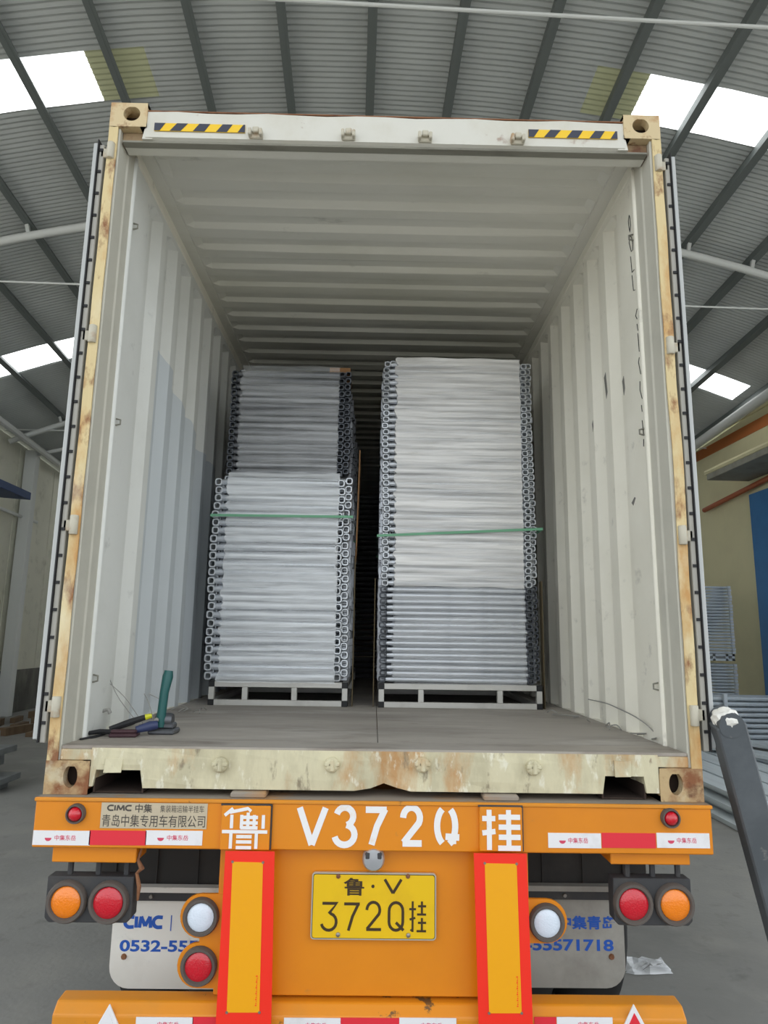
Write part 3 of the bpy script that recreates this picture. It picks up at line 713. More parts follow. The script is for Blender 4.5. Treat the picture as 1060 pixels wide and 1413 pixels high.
# number plate
X0, X1, Z0, Z1 = rect(431, 1203.5, 602, 1298, -.02)
pl = MB()
def rrect(x0, x1, z0, z1, r, y, n=5):
    o = []
    for cx_, cz_, a0 in ((x1-r,z1-r,0),(x0+r,z1-r,90),(x0+r,z0+r,180),(x1-r,z0+r,270)):
        for k in range(n+1):
            a = math.radians(a0+90*k/n); o.append((cx_+r*math.cos(a), y, cz_+r*math.sin(a)))
    return o
npt = pl.poly(rrect(X0, X1, Z0, Z1, .012, -.02), (0,.012,0)).build('number_plate', m_alu, tr)
MB().poly(rrect(X0+.0045, X1-.0045, Z0+.0045, Z1-.0045, .009, -.0212), (0,.001,0)).build('plate_groove', m_plot, npt)
MB().poly(rrect(X0+.0065, X1-.0065, Z0+.0065, Z1-.0065, .008, -.0225), (0,.001,0)).build('plate_face', m_ploty, npt)
def pr(xa, ya, xb, yb): return rect(xa, ya, xb, yb, -.0226)
yp = -.0232
a = pr(474.5, 1211, 502.5, 1236); lettering('鲁', *a, yp, m_plot, npt, 'plate_character', bold=.02)
a = pr(512, 1220.5, 517.5, 1225.5); MB().poly([((a[0]+a[1])/2+.006*math.cos(t), yp, (a[2]+a[3])/2+.006*math.sin(t)) for t in [k*.628 for k in range(10)]]).build('plate_dot', m_plot, npt)
_3p = [[(0,.96),(.95,.96),(.45,.60)]+arc(.45,.30,.5,.30,75,-165,12)]
_Qp = [arc(.5,.7,.45,.3,0,180,10)+arc(.5,.3,.45,.3,180,360,10)+[(.95,.7)],[(.5,.28),(1.0,.0)]]
for gl, bx in ((_V,(530,1212,555,1234)), (_3p,(444,1243.5,466,1285)), (_7,(474,1243.5,497,1285.5)), (_2,(505,1243.5,527,1285.5)), (_Qp,(535,1244,558,1285))):
    a = pr(*bx); strokes(gl, a[0]+.003, a[1]-.003, a[2]+.003, a[3]-.003, yp, .0098, m_plot, npt, 'plate_character')
_gp = [[(.2,1),(.2,0),(.08,.08)],[(0,.74),(.4,.74)],[(.02,.40),(.36,.46)],[(.75,1),(.75,.56)],[(.52,.84),(1,.84)],[(.46,.57),(1,.57)],[(.75,.46),(.75,.02)],[(.52,.3),(1,.3)],[(.44,.03),(1,.03)]]
a = pr(565, 1243.5, 588, 1286); strokes(_gp, *a, yp, .0072, m_plot, npt, 'plate_character')
for x, y in ((467,1209), (563,1209), (466.5,1289.5), (563.5,1290.5)):
    X, Z = P3(x, y, -.0225)
    MB().lathe([(.008,0),(.0075,.004),(.003,.007)], (X, -.0225, Z), 10).build('plate_screw', m_bolt if y > 1250 else m_rusts, npt, smooth=True)
X, Z = P3(515.5, 1184, -.03)
lp = MB().lathe([(.038,0),(.040,.02),(.040,.045),(.034,.055),(.005,.057)], (X, .0, Z), 18).build('plate_lamp', m_silver, tr, smooth=True)
boxes('lamp_lug', m_boxd, [((X-.03, -.058, Z+.002), (X-.012, -.03, Z+.026)), ((X+.012, -.058, Z+.002), (X+.03, -.03, Z+.026))], lp, bevel=.004)
# mudflaps and guards
YF = .34
for s, mf in ((-1, m_flap), (1, m_flap2)):
    e = 155 if s < 0 else 861
    X, _ = P3(e, 1280, YF); Zt = P3(e, 1228, YF)[1]; Zb = P3(e, 1364, YF)[1]
    wd = .60; xi = X - s*wd; r = .08
    x0, x1 = sorted((X, xi))
    o = [(x0, Zt), (x1, Zt)]
    for k in range(7):
        t = math.radians(0-90*k/6); o.append((x1-r+r*math.cos(t), Zb+r+r*math.sin(t)))
    for k in range(7):
        t = math.radians(270-90*k/6); o.append((x0+r+r*math.cos(t), Zb+r+r*math.sin(t)))
    fp = MB().poly([(x, YF, z) for x, z in o], (0,.012,0)).build('mudflap', mf, tr)
    boxes('flap_bar', m_boxd, [((x0-.005, YF-.012, Zt-.035), (x1+.005, YF, Zt-.002))], fp)
    boxes('flap_edge', mf, [((x0-.005, YF-.02, Zt-.002), (x1+.005, YF+.02, Zt+.018))], fp)
    for f in (.25, .6): MB().lathe([(.009,0),(.007,.008)], (x0+f*wd, YF-.012, Zt-.018), 8).build('flap_bolt', m_bolt, fp)
    MB().lathe([(.012,0),(.009,.008)], (x0+.055 if s < 0 else x1-.055, YF, Zb+.115), 8).build('flap_bolt', m_rusts, fp)
    h = Zt-Zb
    cimc(x0+.048, x0+.20, Zb+h*.615, Zb+h*.73, YF-.001, .0135, m_blueink, fp)
    boxes('print_bar', m_blueink, [((x0+.232, YF-.0012, Zb+h*.585), (x0+.236, YF-.0002, Zb+h*.745))], fp)
    lettering('中集青岛', x0+.335, x0+.565, Zb+h*.59, Zb+h*.73, YF-.001, m_blueink, fp, bold=.03)
    lettering('0532-55571718', x0+.035, x0+.555, Zb+h*.37, Zb+h*.49, YF-.001, m_blueink, fp, bold=.03)
    ga, gb = sorted((s*.46, s*1.13))
    gd = boxes('mudguard', m_guard, [((ga, YF+.03, Zt-.03), (gb, YF+.045, B-.10))], tr)
    for k in range(4):
        xx = ga+(gb-ga)*(k+.4)/4
        boxes('guard_rib', m_guard, [((xx, YF+.022, Zt-.03), (xx+.008, YF+.03, B-.10))], gd)
        MB().lathe([(.009,0),(.007,.008)], (xx+.06, YF+.03, B-.21), 8).build('guard_bolt', m_bolt, gd)
# rope tied at the left hanger
MB().tube([(-.845,.01,B-.17),(-.855,-.005,B-.22),(-.84,.0,B-.25),(-.86,.01,B-.27),(-.845,.0,B-.31),(-.85,.01,B-.36)], [.004,.006,.010,.006,.008,.004], 7).build('rope_end', m_rusts, tr, smooth=True)
# bumper
zt = P3(200, 1372, .02)[1]
bp_ = MB().poly([(-1.095,.05,zt),(-1.095,-.015,zt-.004),(-1.095,-.05,zt-.035),(-1.095,-.05,zt-.17),(-1.095,.05,zt-.17)], (2.185,0,0)).build('rear_bumper', m_orb, tr, bevel=.006, seg=2)
for x, y in ((150,1412), (875,1412)):
    X, Z = P3(x, y, -.05)
    t = MB().poly([(X-.065, -.058, Z-.055), (X+.065, -.058, Z-.055), (X, -.058, Z+.062)], (0,.008,0)).build('triangle_reflector', m_tw, tr, bevel=.002)
    MB().poly([(X-.045, -.060, Z-.044), (X+.045, -.060, Z-.044), (X, -.060, Z+.036)], (0,.002,0)).build('reflector_face', m_red if x > 500 else m_tw, t)
tape(((188,266,'w'),(266,300,'r')), 1403, 1424, -.0502)
tape(((392,470,'w'),(470,551,'r'),(551,630,'w')), 1404, 1426, -.0502)
tape(((737,768,'r'),(768,846,'w')), 1403, 1424, -.0502)
# frame rails, cross members, axles, wheels
for s in (-1, 1):
    boxes('main_rail', m_chassis, [((s*.42, .03, B-.50), (s*.56, 11.6, B-.48)), ((s*.48, .03, B-.48), (s*.50, 11.6, B-.17)), ((s*.42, .03, B-.17), (s*.56, 11.6, B-.15))], tr)
for y in (1.2, 3.2, 5.5, 8.0, 11.5):
    boxes('cross_member', m_chassis, [((-1.2, y, B-.16), (1.2, y+.12, B-.01))], tr)
for s in (-1, 1):
    sb = boxes('side_bracket', m_sideb, [((s*1.2, .55, B-.12), (s*1.36, .65, B-.02))], tr, bevel=.006)
    MB().tube([(s*1.335, .60, B-.02), (s*1.335, .60, B+.07)], .022, 10).build('bracket_pin', m_sideb, sb, smooth=True)
boxes('cross_member', m_chassis, [((-1.2, .55, B-.16), (1.2, .65, B-.01))], tr)
for y in (1.25, 2.55, 3.85):
    MB().tube([(-.95, y, .52), (.95, y, .52)], .07, 10).build('axle', m_guard, tr, smooth=True)
    for s in (-1, 1):
        for xo in (.74, 1.06):
            wh = MB().lathe([(.27,-.13),(.45,-.13),(.5,-.10),(.52,-.05),(.52,.05),(.5,.10),(.45,.13),(.27,.13)], (s*xo, y, .52), 32, axis='X').build('wheel', m_tyre, tr, smooth=True)
            MB().lathe([(.26,-.10),(.27,.10)], (s*xo, y, .52), 24, axis='X').build('rim', m_bolt, wh, smooth=True)
for s in (-1, 1):
    boxes('landing_leg', m_chassis, [((s*.70, 9.6, .05), (s*.82, 9.72, B-.15))], tr)
    boxes('landing_foot', m_chassis, [((s*.62, 9.5, .0), (s*.9, 9.82, .05))], tr)
    boxes('bumper_arm', m_chassis, [((s*.40, -.0, zt-.15), (s*.48, .5, zt-.05)), ((s*.42, .44, zt-.15), (s*.48, .5, B-.48))], tr)

# ================================================================== THE CARGO
ZD = .17 + B                               # deck height
rnd = random.Random(11)
def pallet(x0, x1, y0, depth, label, posts):
    t = empty('metal_pallet', ((x0+x1)/2, y0, ZD), label, 'pallet', 'aluminium pallets inside the container')
    cx = (x0+x1)/2; a, b = x0-cx, x1-cx; h = .142; q = .034
    for y in (0, depth-q):
        for z in (0, h-q): boxes('rail', m_pal, [((a+q, y, z), (b-q, y+q, z+q))], t, bevel=.002)
        for p in [0]+list(posts)+[1]:
            X = a + p*(b-a-q)
            boxes('post', m_pal, [((X, y, q), (X+q, y+q, h-q))], t, bevel=.002)
        for X in (a, b-q):
            for z in (0, h-q): boxes('corner_cap', m_cap, [((X-.001, y-.001, z), (X+q+.001, y+q, z+q))], t, bevel=.002)
    for X in (a, b-q):
        for z in (0, h-q): boxes('side_rail', m_pal, [((X, q, z), (X+q, depth-q, z+q))], t, bevel=.002)
    for k in range(5):
        yy = .12+(depth-.3)*k/4
        boxes('deck_bar', m_boxd, [((a+q, yy, h-.012), (b-q, yy+.06, h))], t)  # bars coloured dark to paint the shade under the load
    return t
Y0 = 1.60
XL0, XL1 = -1.03, -.185; XR0, XR1 = .018, 1.012
DP = 1.08
pallet(XL0+.02, XL1+.015, Y0, DP, 'low aluminium pallet frame under the stack with the darker top bundle', (.25, .62))
pallet(XR0, XR1, Y0-.01, DP, 'low aluminium pallet frame under the paler stack with the green strap', (.25, .75))
pallet(XL0+.03, XL1, Y0+1.2, DP, 'aluminium pallet frame deeper inside, behind the stack with the darker top bundle', (.25, .62))
pallet(XR0+.0, XR1, Y0+1.2, DP, 'aluminium pallet frame deeper inside, behind the paler stack', (.25, .75))
# ledgers: a tube with a ring-shaped cast head at each end
def head_mesh(w_, h_, y0, y1, mt, name='ledger_head'):
    m = MB(); n = 12; rings = []
    for (y, k) in ((y0, .0), (y0, 1), (y1, 1), (y1, 0)):
        pass
    def loop(sx, sz, y):
        out = []
        for k in range(n):
            a_ = 2*math.pi*k/n; c, s_ = math.cos(a_), math.sin(a_)
            e = .62
            out.append(m.bm.verts.new((sx*math.copysign(abs(c)**e, c), y, sz*math.copysign(abs(s_)**e, s_))))
        return out
    a_ = loop(w_/2*.86, h_/2*.86, y0); b_ = loop(w_/2, h_/2, y0+.006); c_ = loop(w_/2, h_/2, y1); d_ = loop(w_*.27, h_*.29, y1); e_ = loop(w_*.30, h_*.32, y0)
    for p, q in ((a_, b_), (b_, c_), (c_, d_), (d_, e_), (e_, a_)):
        for k in range(n): m.bm.faces.new((p[k], p[(k+1)%n], q[(k+1)%n], q[k]))
    o = m.build(name, mt, None, smooth=True); me = o.data
    bpy.data.objects.remove(o)
    return me
def tube_mesh(Lg, r, mt):
    o = MB().tube([(-Lg/2,0,0),(-Lg/2+.03,0,0),(Lg/2-.03,0,0),(Lg/2,0,0)], [r*.8, r, r, r*.8], 10).build('tube', mt, None, smooth=True); me = o.data
    bpy.data.objects.remove(o); return me
def bundle(x0, x1, z0, z1, y0, pitch, r, mt, mh, label, group, drift=None, cat='ledger', hs=.040, dx=.040):
    n = int((z1-z0)/pitch); tm = tube_mesh((x1-x0)-dx-2*hs+.004, r, mt); hm = head_mesh(hs+.004, pitch*.97, -.018, .016, mh)
    for row in range(2):
        for k in range(n):
            z = z0 + pitch*(k+.5+.5*row)
            if z > z1: continue
            f = (k+.5)/n; j = (drift(f) if drift else 0) + rnd.uniform(-.005, .005)
            xc = (x0+x1)/2 + (-dx/2 if row == 0 else dx/2) + j
            y = y0 + .021 + row*.042 + rnd.uniform(-.002, .002)
            t = empty('scaffold_ledger', (xc, y, z), label, cat, group, rot=(rnd.uniform(-.1,.1), rnd.uniform(-.004,.004), 0))
            o = bpy.data.objects.new('tube', tm); COL.objects.link(o); o.parent = t
            for s in (-1, 1):
                h_ = bpy.data.objects.new('ledger_head', hm); COL.objects.link(h_); h_.parent = t
                h_.location = (s*(((x1-x0)-dx)/2-hs/2), 0, 0); h_.rotation_euler = (0, rnd.uniform(-.03,.03), 0)
def filler(x0, x1, z0, z1, y0, y1, pitch, r, mt, label):
    m = MB(); n = int((z1-z0)/pitch); y = y0
    row = 0
    while y < y1:
        for k in range(n):
            z = z0+pitch*(k+.5)
            sh = rnd.uniform(-.012, .012)
            m.tube([(x0+.02+sh, y, z), (x1-.02+sh, y, z)], r, 6)
            for xx in (x0+.02+sh, x1-.02+sh): m.box((xx-.02, y-.014, z-pitch*.45), (xx+.02, y+.014, z+pitch*.45))
        y += .062; row += 1
    return tag(m.build('ledger_pile', mt, None), label, 'ledgers', None, 'stuff')
ZP = ZD+.146
ZLm = 1.60+B; ZLt = 2.325+B; ZRt = 2.395+B
dl_ = lambda f: .0 if f > .8 else .008*math.sin(f*5)
bundle(XL0-.012, XL1+.012, ZP, ZLm, Y0+.0, .0525, .0225, m_tube, m_head, 'silver ledger tube in the lower wrapped bundle of the stack beside brown cardboard', 'ledgers of the lower bundle beside the cardboard', lambda f: -.012*math.sin(f*2.2)+(.01 if f > .85 else 0), hs=.046)
bundle(XL0+.045, XL1-.012, ZLm+.002, ZLt, Y0+.02, .0445, .019, m_tubed, m_headd, 'shade-darkened ledger tube in the top bundle above the lower silver bundle', 'ledgers of the dark top bundle')
bundle(XR0+.002, XR1-.0, ZP, B+.90, Y0, .0365, .0145, m_tube, m_headd, 'silver ledger tube with dark heads near the pallet of the paler stack', 'ledgers at the foot of the paler stack', hs=.042)
bundle(XR0+.004, XR1-.006, B+.902, ZRt, Y0, .0425, .0175, m_tube, m_head, 'silver ledger tube under cloudy film in the paler stack with the green strap', 'ledgers in the paler stack under cloudy film', lambda f: .006*math.sin(f*6), hs=.042)
filler(XL0, XL1, ZP, ZLm, Y0+.13, Y0+DP, .0525, .022, m_tube, 'rear rows of silver tubes inside the lower bundle beside brown cardboard')
filler(XL0+.05, XL1-.012, ZLm+.002, ZLt-.02, Y0+.14, Y0+DP, .0445, .019, m_tubed, 'rear rows of shade-darkened tubes inside the top bundle')
filler(XR0, XR1, ZP, ZRt-.01, Y0+.13, Y0+DP, .0425, .0175, m_tube, 'rear rows of silver tubes inside the paler stack')
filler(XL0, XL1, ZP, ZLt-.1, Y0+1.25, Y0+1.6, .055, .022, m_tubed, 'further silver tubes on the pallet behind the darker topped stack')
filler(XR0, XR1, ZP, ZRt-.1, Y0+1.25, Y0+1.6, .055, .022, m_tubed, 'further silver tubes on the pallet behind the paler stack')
filler(-.62, .62, ZD+.002, B+2.1, Y0+2.9, Y0+3.2, .055, .022, m_tubed, 'added dark tubes piled across the container to darken the gap')  # added pile hiding the lit front wall so the gap goes dark
def wrap(x0, x1, y0, y1, z0, z1, mt, label, seed, amp=.006):
    r_ = random.Random(seed); nz = int((z1-z0)/.014); per = []
    nx = 14
    for k in range(nx): per.append((x0+(x1-x0)*k/nx, y0, 0, -1))
    for k in range(3): per.append((x1, y0+(y1-y0)*k/3, 1, 0))
    for k in range(4): per.append((x1+(x0-x1)*k/4, y1, 0, 1))
    for k in range(3): per.append((x0, y1+(y0-y1)*k/3, -1, 0))
    n = len(per)
    ph = [[r_.uniform(0, 6.28) for _ in range(3)] for _ in range(nz+1)]
    def fn(i, j):
        x, y, nx_, ny_ = per[i % n]; z = z0+(z1-z0)*j/nz
        a_ = amp*(.55*math.sin(i*.7+ph[j][0]*.5)+.45*math.sin(i*1.7+ph[j][1]))*(1 if 0 < j < nz else 0)
        ej = ph[j][2]*.004-.012
        if ny_ < 0 and i % n in (0, nx): x += ej if i % n == 0 else -ej
        return (x+nx_*(a_+amp), y+ny_*(a_+amp), z+.003*math.sin(i*1.1+ph[j][2]))
    m = MB(); g = [[m.bm.verts.new(fn(i, j)) for j in range(nz+1)] for i in range(n)]
    for i in range(n):
        for j in range(nz): m.bm.faces.new((g[i][j], g[(i+1)%n][j], g[(i+1)%n][j+1], g[i][j+1]))
    return tag(m.build('stretch_film', mt, None, smooth=True, fix=False), label, 'film', 'stretch film around the stacks')
wrap(XL0+.07, XL1-.07, Y0-.012, Y0+DP, ZP-.01, ZLm+.01, m_film3, 'clear stretch film around the lower silver bundle beside brown cardboard', 3)
wrap(XL0+.12, XL1-.09, Y0-.006, Y0+DP, ZLm+.012, ZLt+.01, m_film4, 'thin clear film around the dark top bundle', 4)
wrap(XR0+.085, XR1-.10, Y0-.014, Y0+DP, ZP-.005, B+.90, m_film2, 'thin clear film around the foot of the paler stack', 5)
wrap(XR0+.085, XR1-.10, Y0-.014, Y0+DP, B+.90, ZRt+.012, m_film1, 'cloudy layered stretch film around the paler stack with the green strap', 6)
# straps and cardboard
def strap(x0, x1, za, zb, label):
    y = Y0-.03; y1 = Y0+DP+.01
    m = MB(); h = .016
    pts = [(x0-.025, y, za), (x1+.025, y, zb), (x1+.025, y1, zb), (x0-.025, y1, za)]
    for i in range(4):
        a_, b_ = pts[i], pts[(i+1)%4]
        m.poly([(a_[0],a_[1],a_[2]), (b_[0],b_[1],b_[2]), (b_[0],b_[1],b_[2]+h), (a_[0],a_[1],a_[2]+h)])
    return tag(m.build('packing_strap', m_green, None, solid=.0012), label, 'strap', 'green packing straps')
strap(XR0, XR1, B+1.205, B+1.265, 'green plastic packing strap across the paler film-wrapped stack')
strap(XL0, XL1, B+1.318, B+1.322, 'green plastic packing strap across the stack beside brown cardboard')
def card(pts, th, label, name='cardboard_sheet'):
    return tag(MB().poly(pts, th).build(name, m_card, None), label, 'cardboard')
card([(XL1+.055,Y0+.02,B+1.78),(XL1+.055,Y0+.30,B+1.74),(XL1+.04,Y0+.30,B+1.12),(XL1+.04,Y0+.1,B+1.05),(XL1+.045,Y0+.02,B+1.15)], (.006,0,0), 'brown cardboard sheet standing upright between the two stacks')
card([(XL1-.16,Y0+.10,ZLt+.013),(XL1-.02,Y0+.10,ZLt+.013),(XL1-.02,Y0+.4,ZLt+.013),(XL1-.16,Y0+.4,ZLt+.013)], (0,0,.035), 'flat cardboard piece lying on top of the dark bundle', 'cardboard_piece')
for x, zt_, lab in ((XL1+.040, 1.08, 'thin brown edge board beside the lower silver bundle'), (XR1+.022, .95, 'thin brown edge board between the paler stack and the container side'), (XR0-.034, .95, 'thin brown edge board on the gap side of the paler stack')):
    tag(boxes('edge_board', m_eboard, [((x, Y0+.03, ZD), (x+.005, Y0+.10, B+zt_))]), lab, 'board')

# strapping tools and scraps on the deck
def dk(x, y, z=0.0):
    d = ray(x, y); t = (ZD-CAM.z)/d.z; p = CAM+d*t; return Vector((p.x, p.y, ZD+z))
p = dk(226, 1012)
t = empty('strap_tensioner', p, 'dark green strapping tensioner standing with its handle up', 'tool')
boxes('base', m_steel, [((-.055,-.05,0),(.055,.05,.022)), ((-.048,-.03,.022),(.045,.035,.045))], t, bevel=.006)
MB().lathe([(.026,-.035),(.03,-.025),(.03,.025),(.026,.035)], (.0,0,.055), 14, axis='X').build('winding_drum', m_steel, t, smooth=True)
hb = MB()
hp = [(-.012,-.02,.03),(-.008,-.022,.09),(-.004,-.02,.17),(.004,-.012,.235),(.006,-.01,.26)]
hb.tube(hp, [.022,.019,.019,.023,.018], 10); hb.build('handle', m_gtool, t, smooth=True)
MB().lathe([(.009,0),(.009,.006)], (-.02,-.042,.06), 10).build('pivot_bolt', m_bolt, t)
p = dk(175, 1016)
t = empty('strap_sealer', p, 'strap sealing tool with blue grip lying on the deck', 'tool', rot=(0,0,.12)); t.scale = (.85,.85,.85)
boxes('base', m_redt, [((-.075,-.05,0),(.055,.04,.018)), ((-.07,-.045,.018),(.05,.0,.034))], t, bevel=.006)
MB().tube([(-.09,.03,.03),(0,.05,.06),(.075,.05,.085)], [.012,.016,.013], 8).build('lever', m_dark, t, smooth=True)
MB().tube([(.04,.0,.03),(.10,.02,.045),(.135,.03,.05)], [.016,.024,.02], 10).build('grip', m_btool, t, smooth=True)
MB().tube([(.07,.05,.083),(.10,.055,.09)], [.015,.010], 8).build('tip', m_ytool, t, smooth=True)
MB().tube([(-.07,.0,.02),(-.13,.02,.02),(-.20,.0,.012)], [.012,.012,.008], 8).build('lower_lever', m_dark, t, smooth=True)
def strip(pts, w_, mt, name, label, cat='strap', group=None, th=.0008):
    P = [Vector(q) for q in pts]; 
    # smooth
    Q = []
    for i in range(len(P)-1):
        a_, b_ = P[i], P[i+1]; pm_ = P[i-1] if i else a_; pn_ = P[i+2] if i+2 < len(P) else b_
        for k in range(6):
            u = k/6; Q.append(.5*((2*a_)+(b_-pm_)*u+(2*pm_-5*a_+4*b_-pn_)*u*u+(3*a_-pm_-3*b_+pn_)*u**3))
    Q.append(P[-1])
    return tag(MB().tube(Q, w_, 6).build(name, mt, None, smooth=True), label, cat, group)
def on(x, y, z=0): return dk(x, y, z)
strip([on(111,1022,.004), on(135,1017,.004), on(160,1008,.006), on(185,1001,.01)], .006, m_dark, 'black_strap', 'dark strap end trailing along the deck by the sealing tool')
# hook of curved strap
h0_ = on(132,1012,.006)
strip([h0_, h0_+Vector((-.03,.02,.02)), h0_+Vector((-.025,.04,.06)), h0_+Vector((.02,.05,.085)), h0_+Vector((.035,.05,.07))], .008, m_wire, 'strap_curl', 'pale curled strap offcut beside the sealing tool')
for k, (a_, b_, c_) in enumerate((((203,1009,.01),(172,962,.16),(142,936,.24)), ((196,1006,.01),(165,965,.14),(150,934,.25)), ((228,1004,.01),(228,972,.09),(205,957,.15)), ((214,1003,.01),(206,972,.08),(199,957,.13)))):
    base = on(*a_[:2], .004)
    def pt(q):
        d = ray(q[0], q[1]); tt = (base.y+.03-CAM.y)/d.y; return CAM+d*tt
    strip([base, pt(b_), pt(c_)], .0016, m_wire, 'strap_offcut', 'thin clear strap offcut springing up from the deck by the tools', 'strap', 'clear strap offcuts by the tools')
def onwall_r(x, y):
    d = ray(x, y); tt = (1.155-CAM.x)/d.x; return CAM+d*tt
strip([onwall_r(812,965), onwall_r(835,970), onwall_r(850,976), onwall_r(875,988), onwall_r(895,1002), dk(909,1022,.01)], .0028, m_wire, 'loose_wire', 'loose grey strap drooping along the container side onto the deck', 'strap')
r_ = random.Random(3)
for k in range(7):
    q = dk(770+k*22, 986+k*6, .008); 
    strip([q, q+Vector((r_.uniform(-.05,.03), r_.uniform(-.1,.1), .015)), q+Vector((r_.uniform(-.08,.0), r_.uniform(-.2,.2), .0))], .003, m_wire, 'strap_scrap', 'grey strap scrap on the deck edge below the loose drooping strap', 'strap', 'strap scraps along the container side')
for k in range(5):
    q = dk(236+k*10, 981+(k%2)*3, .006); q.x = max(q.x, -1.14)
    strip([q, q+Vector((r_.uniform(0,.04), r_.uniform(-.1,.1), .015)), q+Vector((r_.uniform(0,.08), r_.uniform(-.15,.15), .0))], .003, m_wire, 'strap_scrap', 'grey strap scrap on the deck edge between the tensioner and the pallet', 'strap', 'strap scraps near the tensioner')

# ================================================================== YARD CLUTTER
# leaning steel beam
_a = at(1000, 985, -.05); _b = at(1064, 1225, .10)
A_ = Vector((_a[0], -.05, B+_a[1])); F_ = Vector((_b[0], .10, B+_b[1])); F_ = A_ + (F_-A_)*(A_.z/(A_.z-F_.z)); dv = (F_-A_)
lb = empty('steel_ramp_arm', (F_.x, F_.y, 0), 'dark grey steel box beam leaning against the folded container door', 'beam')
m = MB(); o_ = Vector((F_.x, F_.y, 0))
ax = dv.normalized(); side = Vector((1,-.12,.2)); side = (side-ax*side.dot(ax)).normalized(); nrm = ax.cross(side)
def bar(a_, b_, w_, t_, n, mt, par):
    q = []
    mm = MB(); vs_ = []
    for P_ in (a_, b_):
        for i, j in ((-1,-1),(1,-1),(1,1),(-1,1)): vs_.append(mm.bm.verts.new(P_-o_ + side*(i*w_/2) + nrm*(j*t_/2)))
    for f in ((3,2,1,0),(4,5,6,7),(0,1,5,4),(1,2,6,5),(2,3,7,6),(3,0,4,7)): mm.bm.faces.new([vs_[i] for i in f])
    return mm.build(n, mt, par, bevel=.006)
bar(A_+ax*.03, F_+Vector((0,0,.02)), .108, .085, 'box_section', m_dsteel, lb)
c_ = A_-o_+ax*.03
MB().tube([c_-nrm*.045, c_+nrm*.045], .046, 16).build('end_lug', m_dsteel, lb, smooth=True)
mw = MB(); rw = random.Random(4)
bmesh.ops.create_icosphere(mw.bm, subdivisions=3, radius=.05)
for v_ in mw.bm.verts: v_.co = c_ - ax*.012 + Vector((v_.co.x, v_.co.y*1.05, v_.co.z*.85))*(1+rw.uniform(-.10,.06))
mw.build('cloth_wrap', m_flap, lb)
boxes('foot_plate', m_dsteel, [((-.12,-.1,0),(.12,.1,.03))], lb, bevel=.004)
# heap of grey planks on the right
rp = random.Random(8)
PX = 3.62
plank = None
def plank_obj(x, y, z, rz, ln, tilt=0.0, w_=.32):
    global plank
    if plank is None:
        m = MB(); m.box((-.5,-.5,0),(.5,.5,1))
        plank = m.build('metal_plank', m_plank, None); o = plank
    else: o = dup(plank)
    o.location = (x, y, z); o.rotation_euler = (0, tilt, rz); o.scale = (w_, ln, .045)
    return tag(o, 'grey metal plank lying in the heap beside the leaning beam', 'plank', 'grey planks heaped on the yard floor')
for lay in range(5):
    nn = 6-lay//2
    for k in range(nn):
        plank_obj(PX+.18+.05*lay+k*.36+(.12 if lay % 2 else 0)+rp.uniform(-.006,.006), 6.1+rp.uniform(-.2,.2)+.1*lay, .002+lay*.052, rp.uniform(-.006,.006), 3.6, w_=.315)
for k in range(2): plank_obj(PX+1.9+.4*k, 6.9+.3*k, .30+.06*k, .4, 2.4, w_=.36)
# rack of galvanised tubes behind the planks
rk = empty('tube_rack', (5.9, 9.5, 0), 'low steel rack stacked with galvanised tubes in front of the wall', 'rack')
for xx in (-1.2, .0, 1.2):
    for yy in (-.35, .29): boxes('rack_post', m_gstack, [((xx,yy,0),(xx+.06,yy+.06,1.0))], rk)
    boxes('rack_bearer', m_gstack, [((xx,-.35,.10),(xx+.06,.35,.16))], rk)
gt = None
for lay in range(9):
    for k in range(5):
        y = 9.5-.22+k*.11; z = .205+lay*.088
        if gt is None:
            gt = MB().tube([(-1.5,0,0),(1.5,0,0)], .036, 8).build('galvanised_tube', m_gstack, None, smooth=True); o = gt
        else: o = dup(gt)
        o.location = (5.9+rp.uniform(-.15,.15), y, z); tag(o, 'galvanised tube lying lengthways in the low steel rack', 'tube', 'galvanised tubes in the rack')
# wrapped stacks against the right wall: two pallets high
def wallstack(along, z0, z1, label, v0=6.75, v1=7.45):
    c = wallpt((v0+v1)/2, along, 0)
    t = empty('frame_stack', (c.x, c.y, z0), label, 'stack', 'stacked frames by the right wall')
    n = int((z1-z0-.14)/.06)
    boxes('pallet_base', m_gstack, [((-.33,-.65,0),(.33,-.6,.04)), ((-.33,-.65,.09),(.33,-.6,.13)), ((-.33,.6,0),(.33,.65,.04)), ((-.33,.6,.09),(.33,.65,.13)), ((-.33,-.65,0),(-.28,.65,.13)), ((.28,-.65,0),(.33,.65,.13)), ((-.1,-.65,0),(-.05,-.6,.13)), ((.15,-.65,0),(.2,-.6,.13))], t)
    lm = None
    for k in range(n):
        mm = None
        if lm is None:
            m = MB()
            for y in (-.6, .56): m.tube([(-.34,y,.025),(.34,y,.025)], .024, 6)
            for x in (-.32, .32): m.tube([(x,-.6,.025),(x,.56,.025)], .024, 6); m.box((x-.03,-.66,0),(x+.03,-.58,.05))
            lm = m.build('frame', m_gstack, t); o = lm
        else: o = dup(lm, t)
        o.location = (rp.uniform(-.008,.008), rp.uniform(-.01,.01), .135+k*.06)
    return t
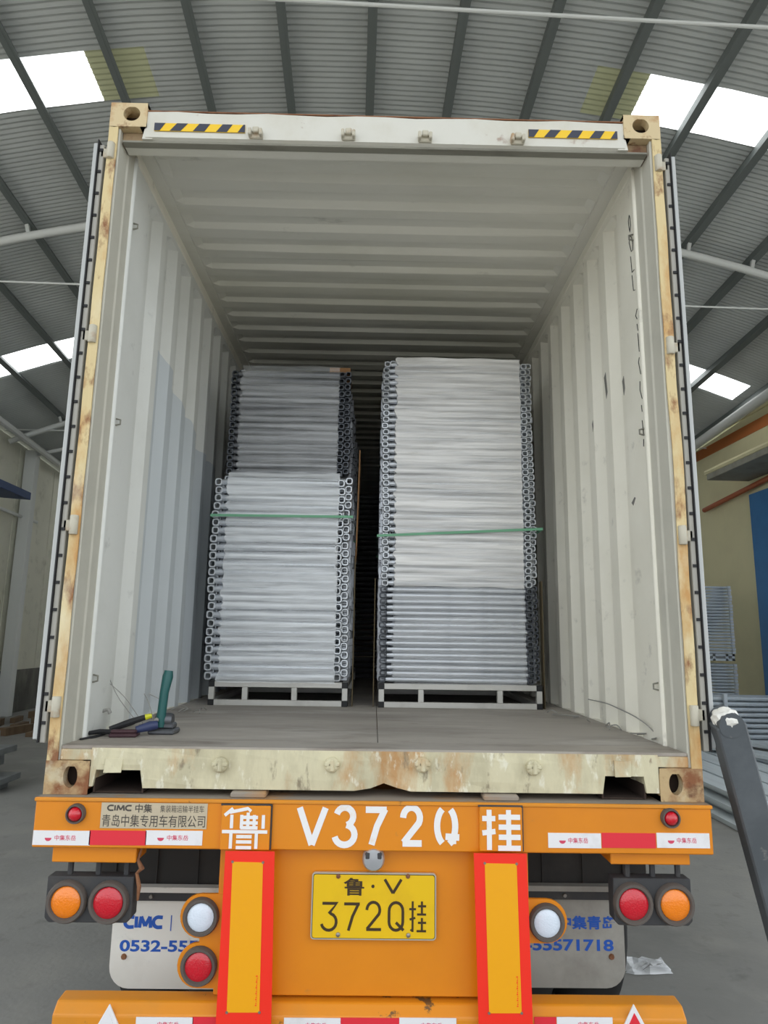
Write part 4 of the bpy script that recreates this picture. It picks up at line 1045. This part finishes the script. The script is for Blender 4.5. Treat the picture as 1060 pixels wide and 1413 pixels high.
wallstack(13.9, .0, 1.50, 'lower pallet of stacked galvanised frames by the cream wall')
wallstack(13.9, 1.502, 2.98, 'upper pallet of stacked galvanised frames by the cream wall')
# left: stacked steel plates, timber debris
for k in range(4):
    xr = -4.30-(.0, .22, .08, .3)[k]; z = .16*k
    t = empty('steel_platform', (-5.4, 5.9, z), ['grey steel platform lying lowest in the low stack on the yard floor', 'grey steel platform second from the floor in the low stack', 'grey steel platform third from the floor in the low stack', 'topmost grey steel platform of the low stack on the yard floor'][k], 'platform', 'stacked steel platforms')
    boxes('deck_plate', m_plat, [((-1.1, -.25, .09), (xr+5.4, .3, .16))], t, bevel=.004)
    for x in (-1.0, -.1, xr+5.4-.2): boxes('runner', m_plat, [((x, -.2, 0), (x+.08, .25, .09))], t)
for k in range(20):
    x, y = -7.45+.42*(k%4)+rp.uniform(-.05,.05), 10.6+.9*(k//4)+rp.uniform(-.08,.08)
    tag(boxes('timber_offcut', m_wood, [((-.05,-.5,0),(.05,.5,.05))]), 'brown timber offcut scattered along the foot of the stained wall', 'timber', 'timber offcuts along the wall')
    o = COL.objects[-1]; o.location = (x, y, 0); o.rotation_euler = (0, 0, rp.uniform(-.3, .3)); o.scale = (rp.uniform(.8,2.2), rp.uniform(.5,.72), rp.uniform(.8,3))
# scraps of plastic film on the floor
def scrap(x, y, sz, label, seed):
    rr = random.Random(seed); d = ray(x, y); tt = (0-CAM.z)/d.z; c = CAM+d*tt
    hgt = [[rr.uniform(.0, .09)*sz for _ in range(9)] for _ in range(9)]
    m = MB().grid(lambda i, j: ((i/8-.5)*sz+rr.uniform(-.02,.02)*sz*2, (j/8-.5)*sz*.5+rr.uniform(-.02,.02)*sz*2, .004+hgt[i][j]*(1 if 0<i<8 and 0<j<8 else .1)*2), 8, 8)
    o = m.build('film_scrap', m_scrap, None, smooth=True, fix=False); o.location = (c.x, c.y, 0)
    return tag(o, label, 'film')
scrap(892, 1338, .26, 'crumpled clear film scrap on the floor beyond the bumper', 2)
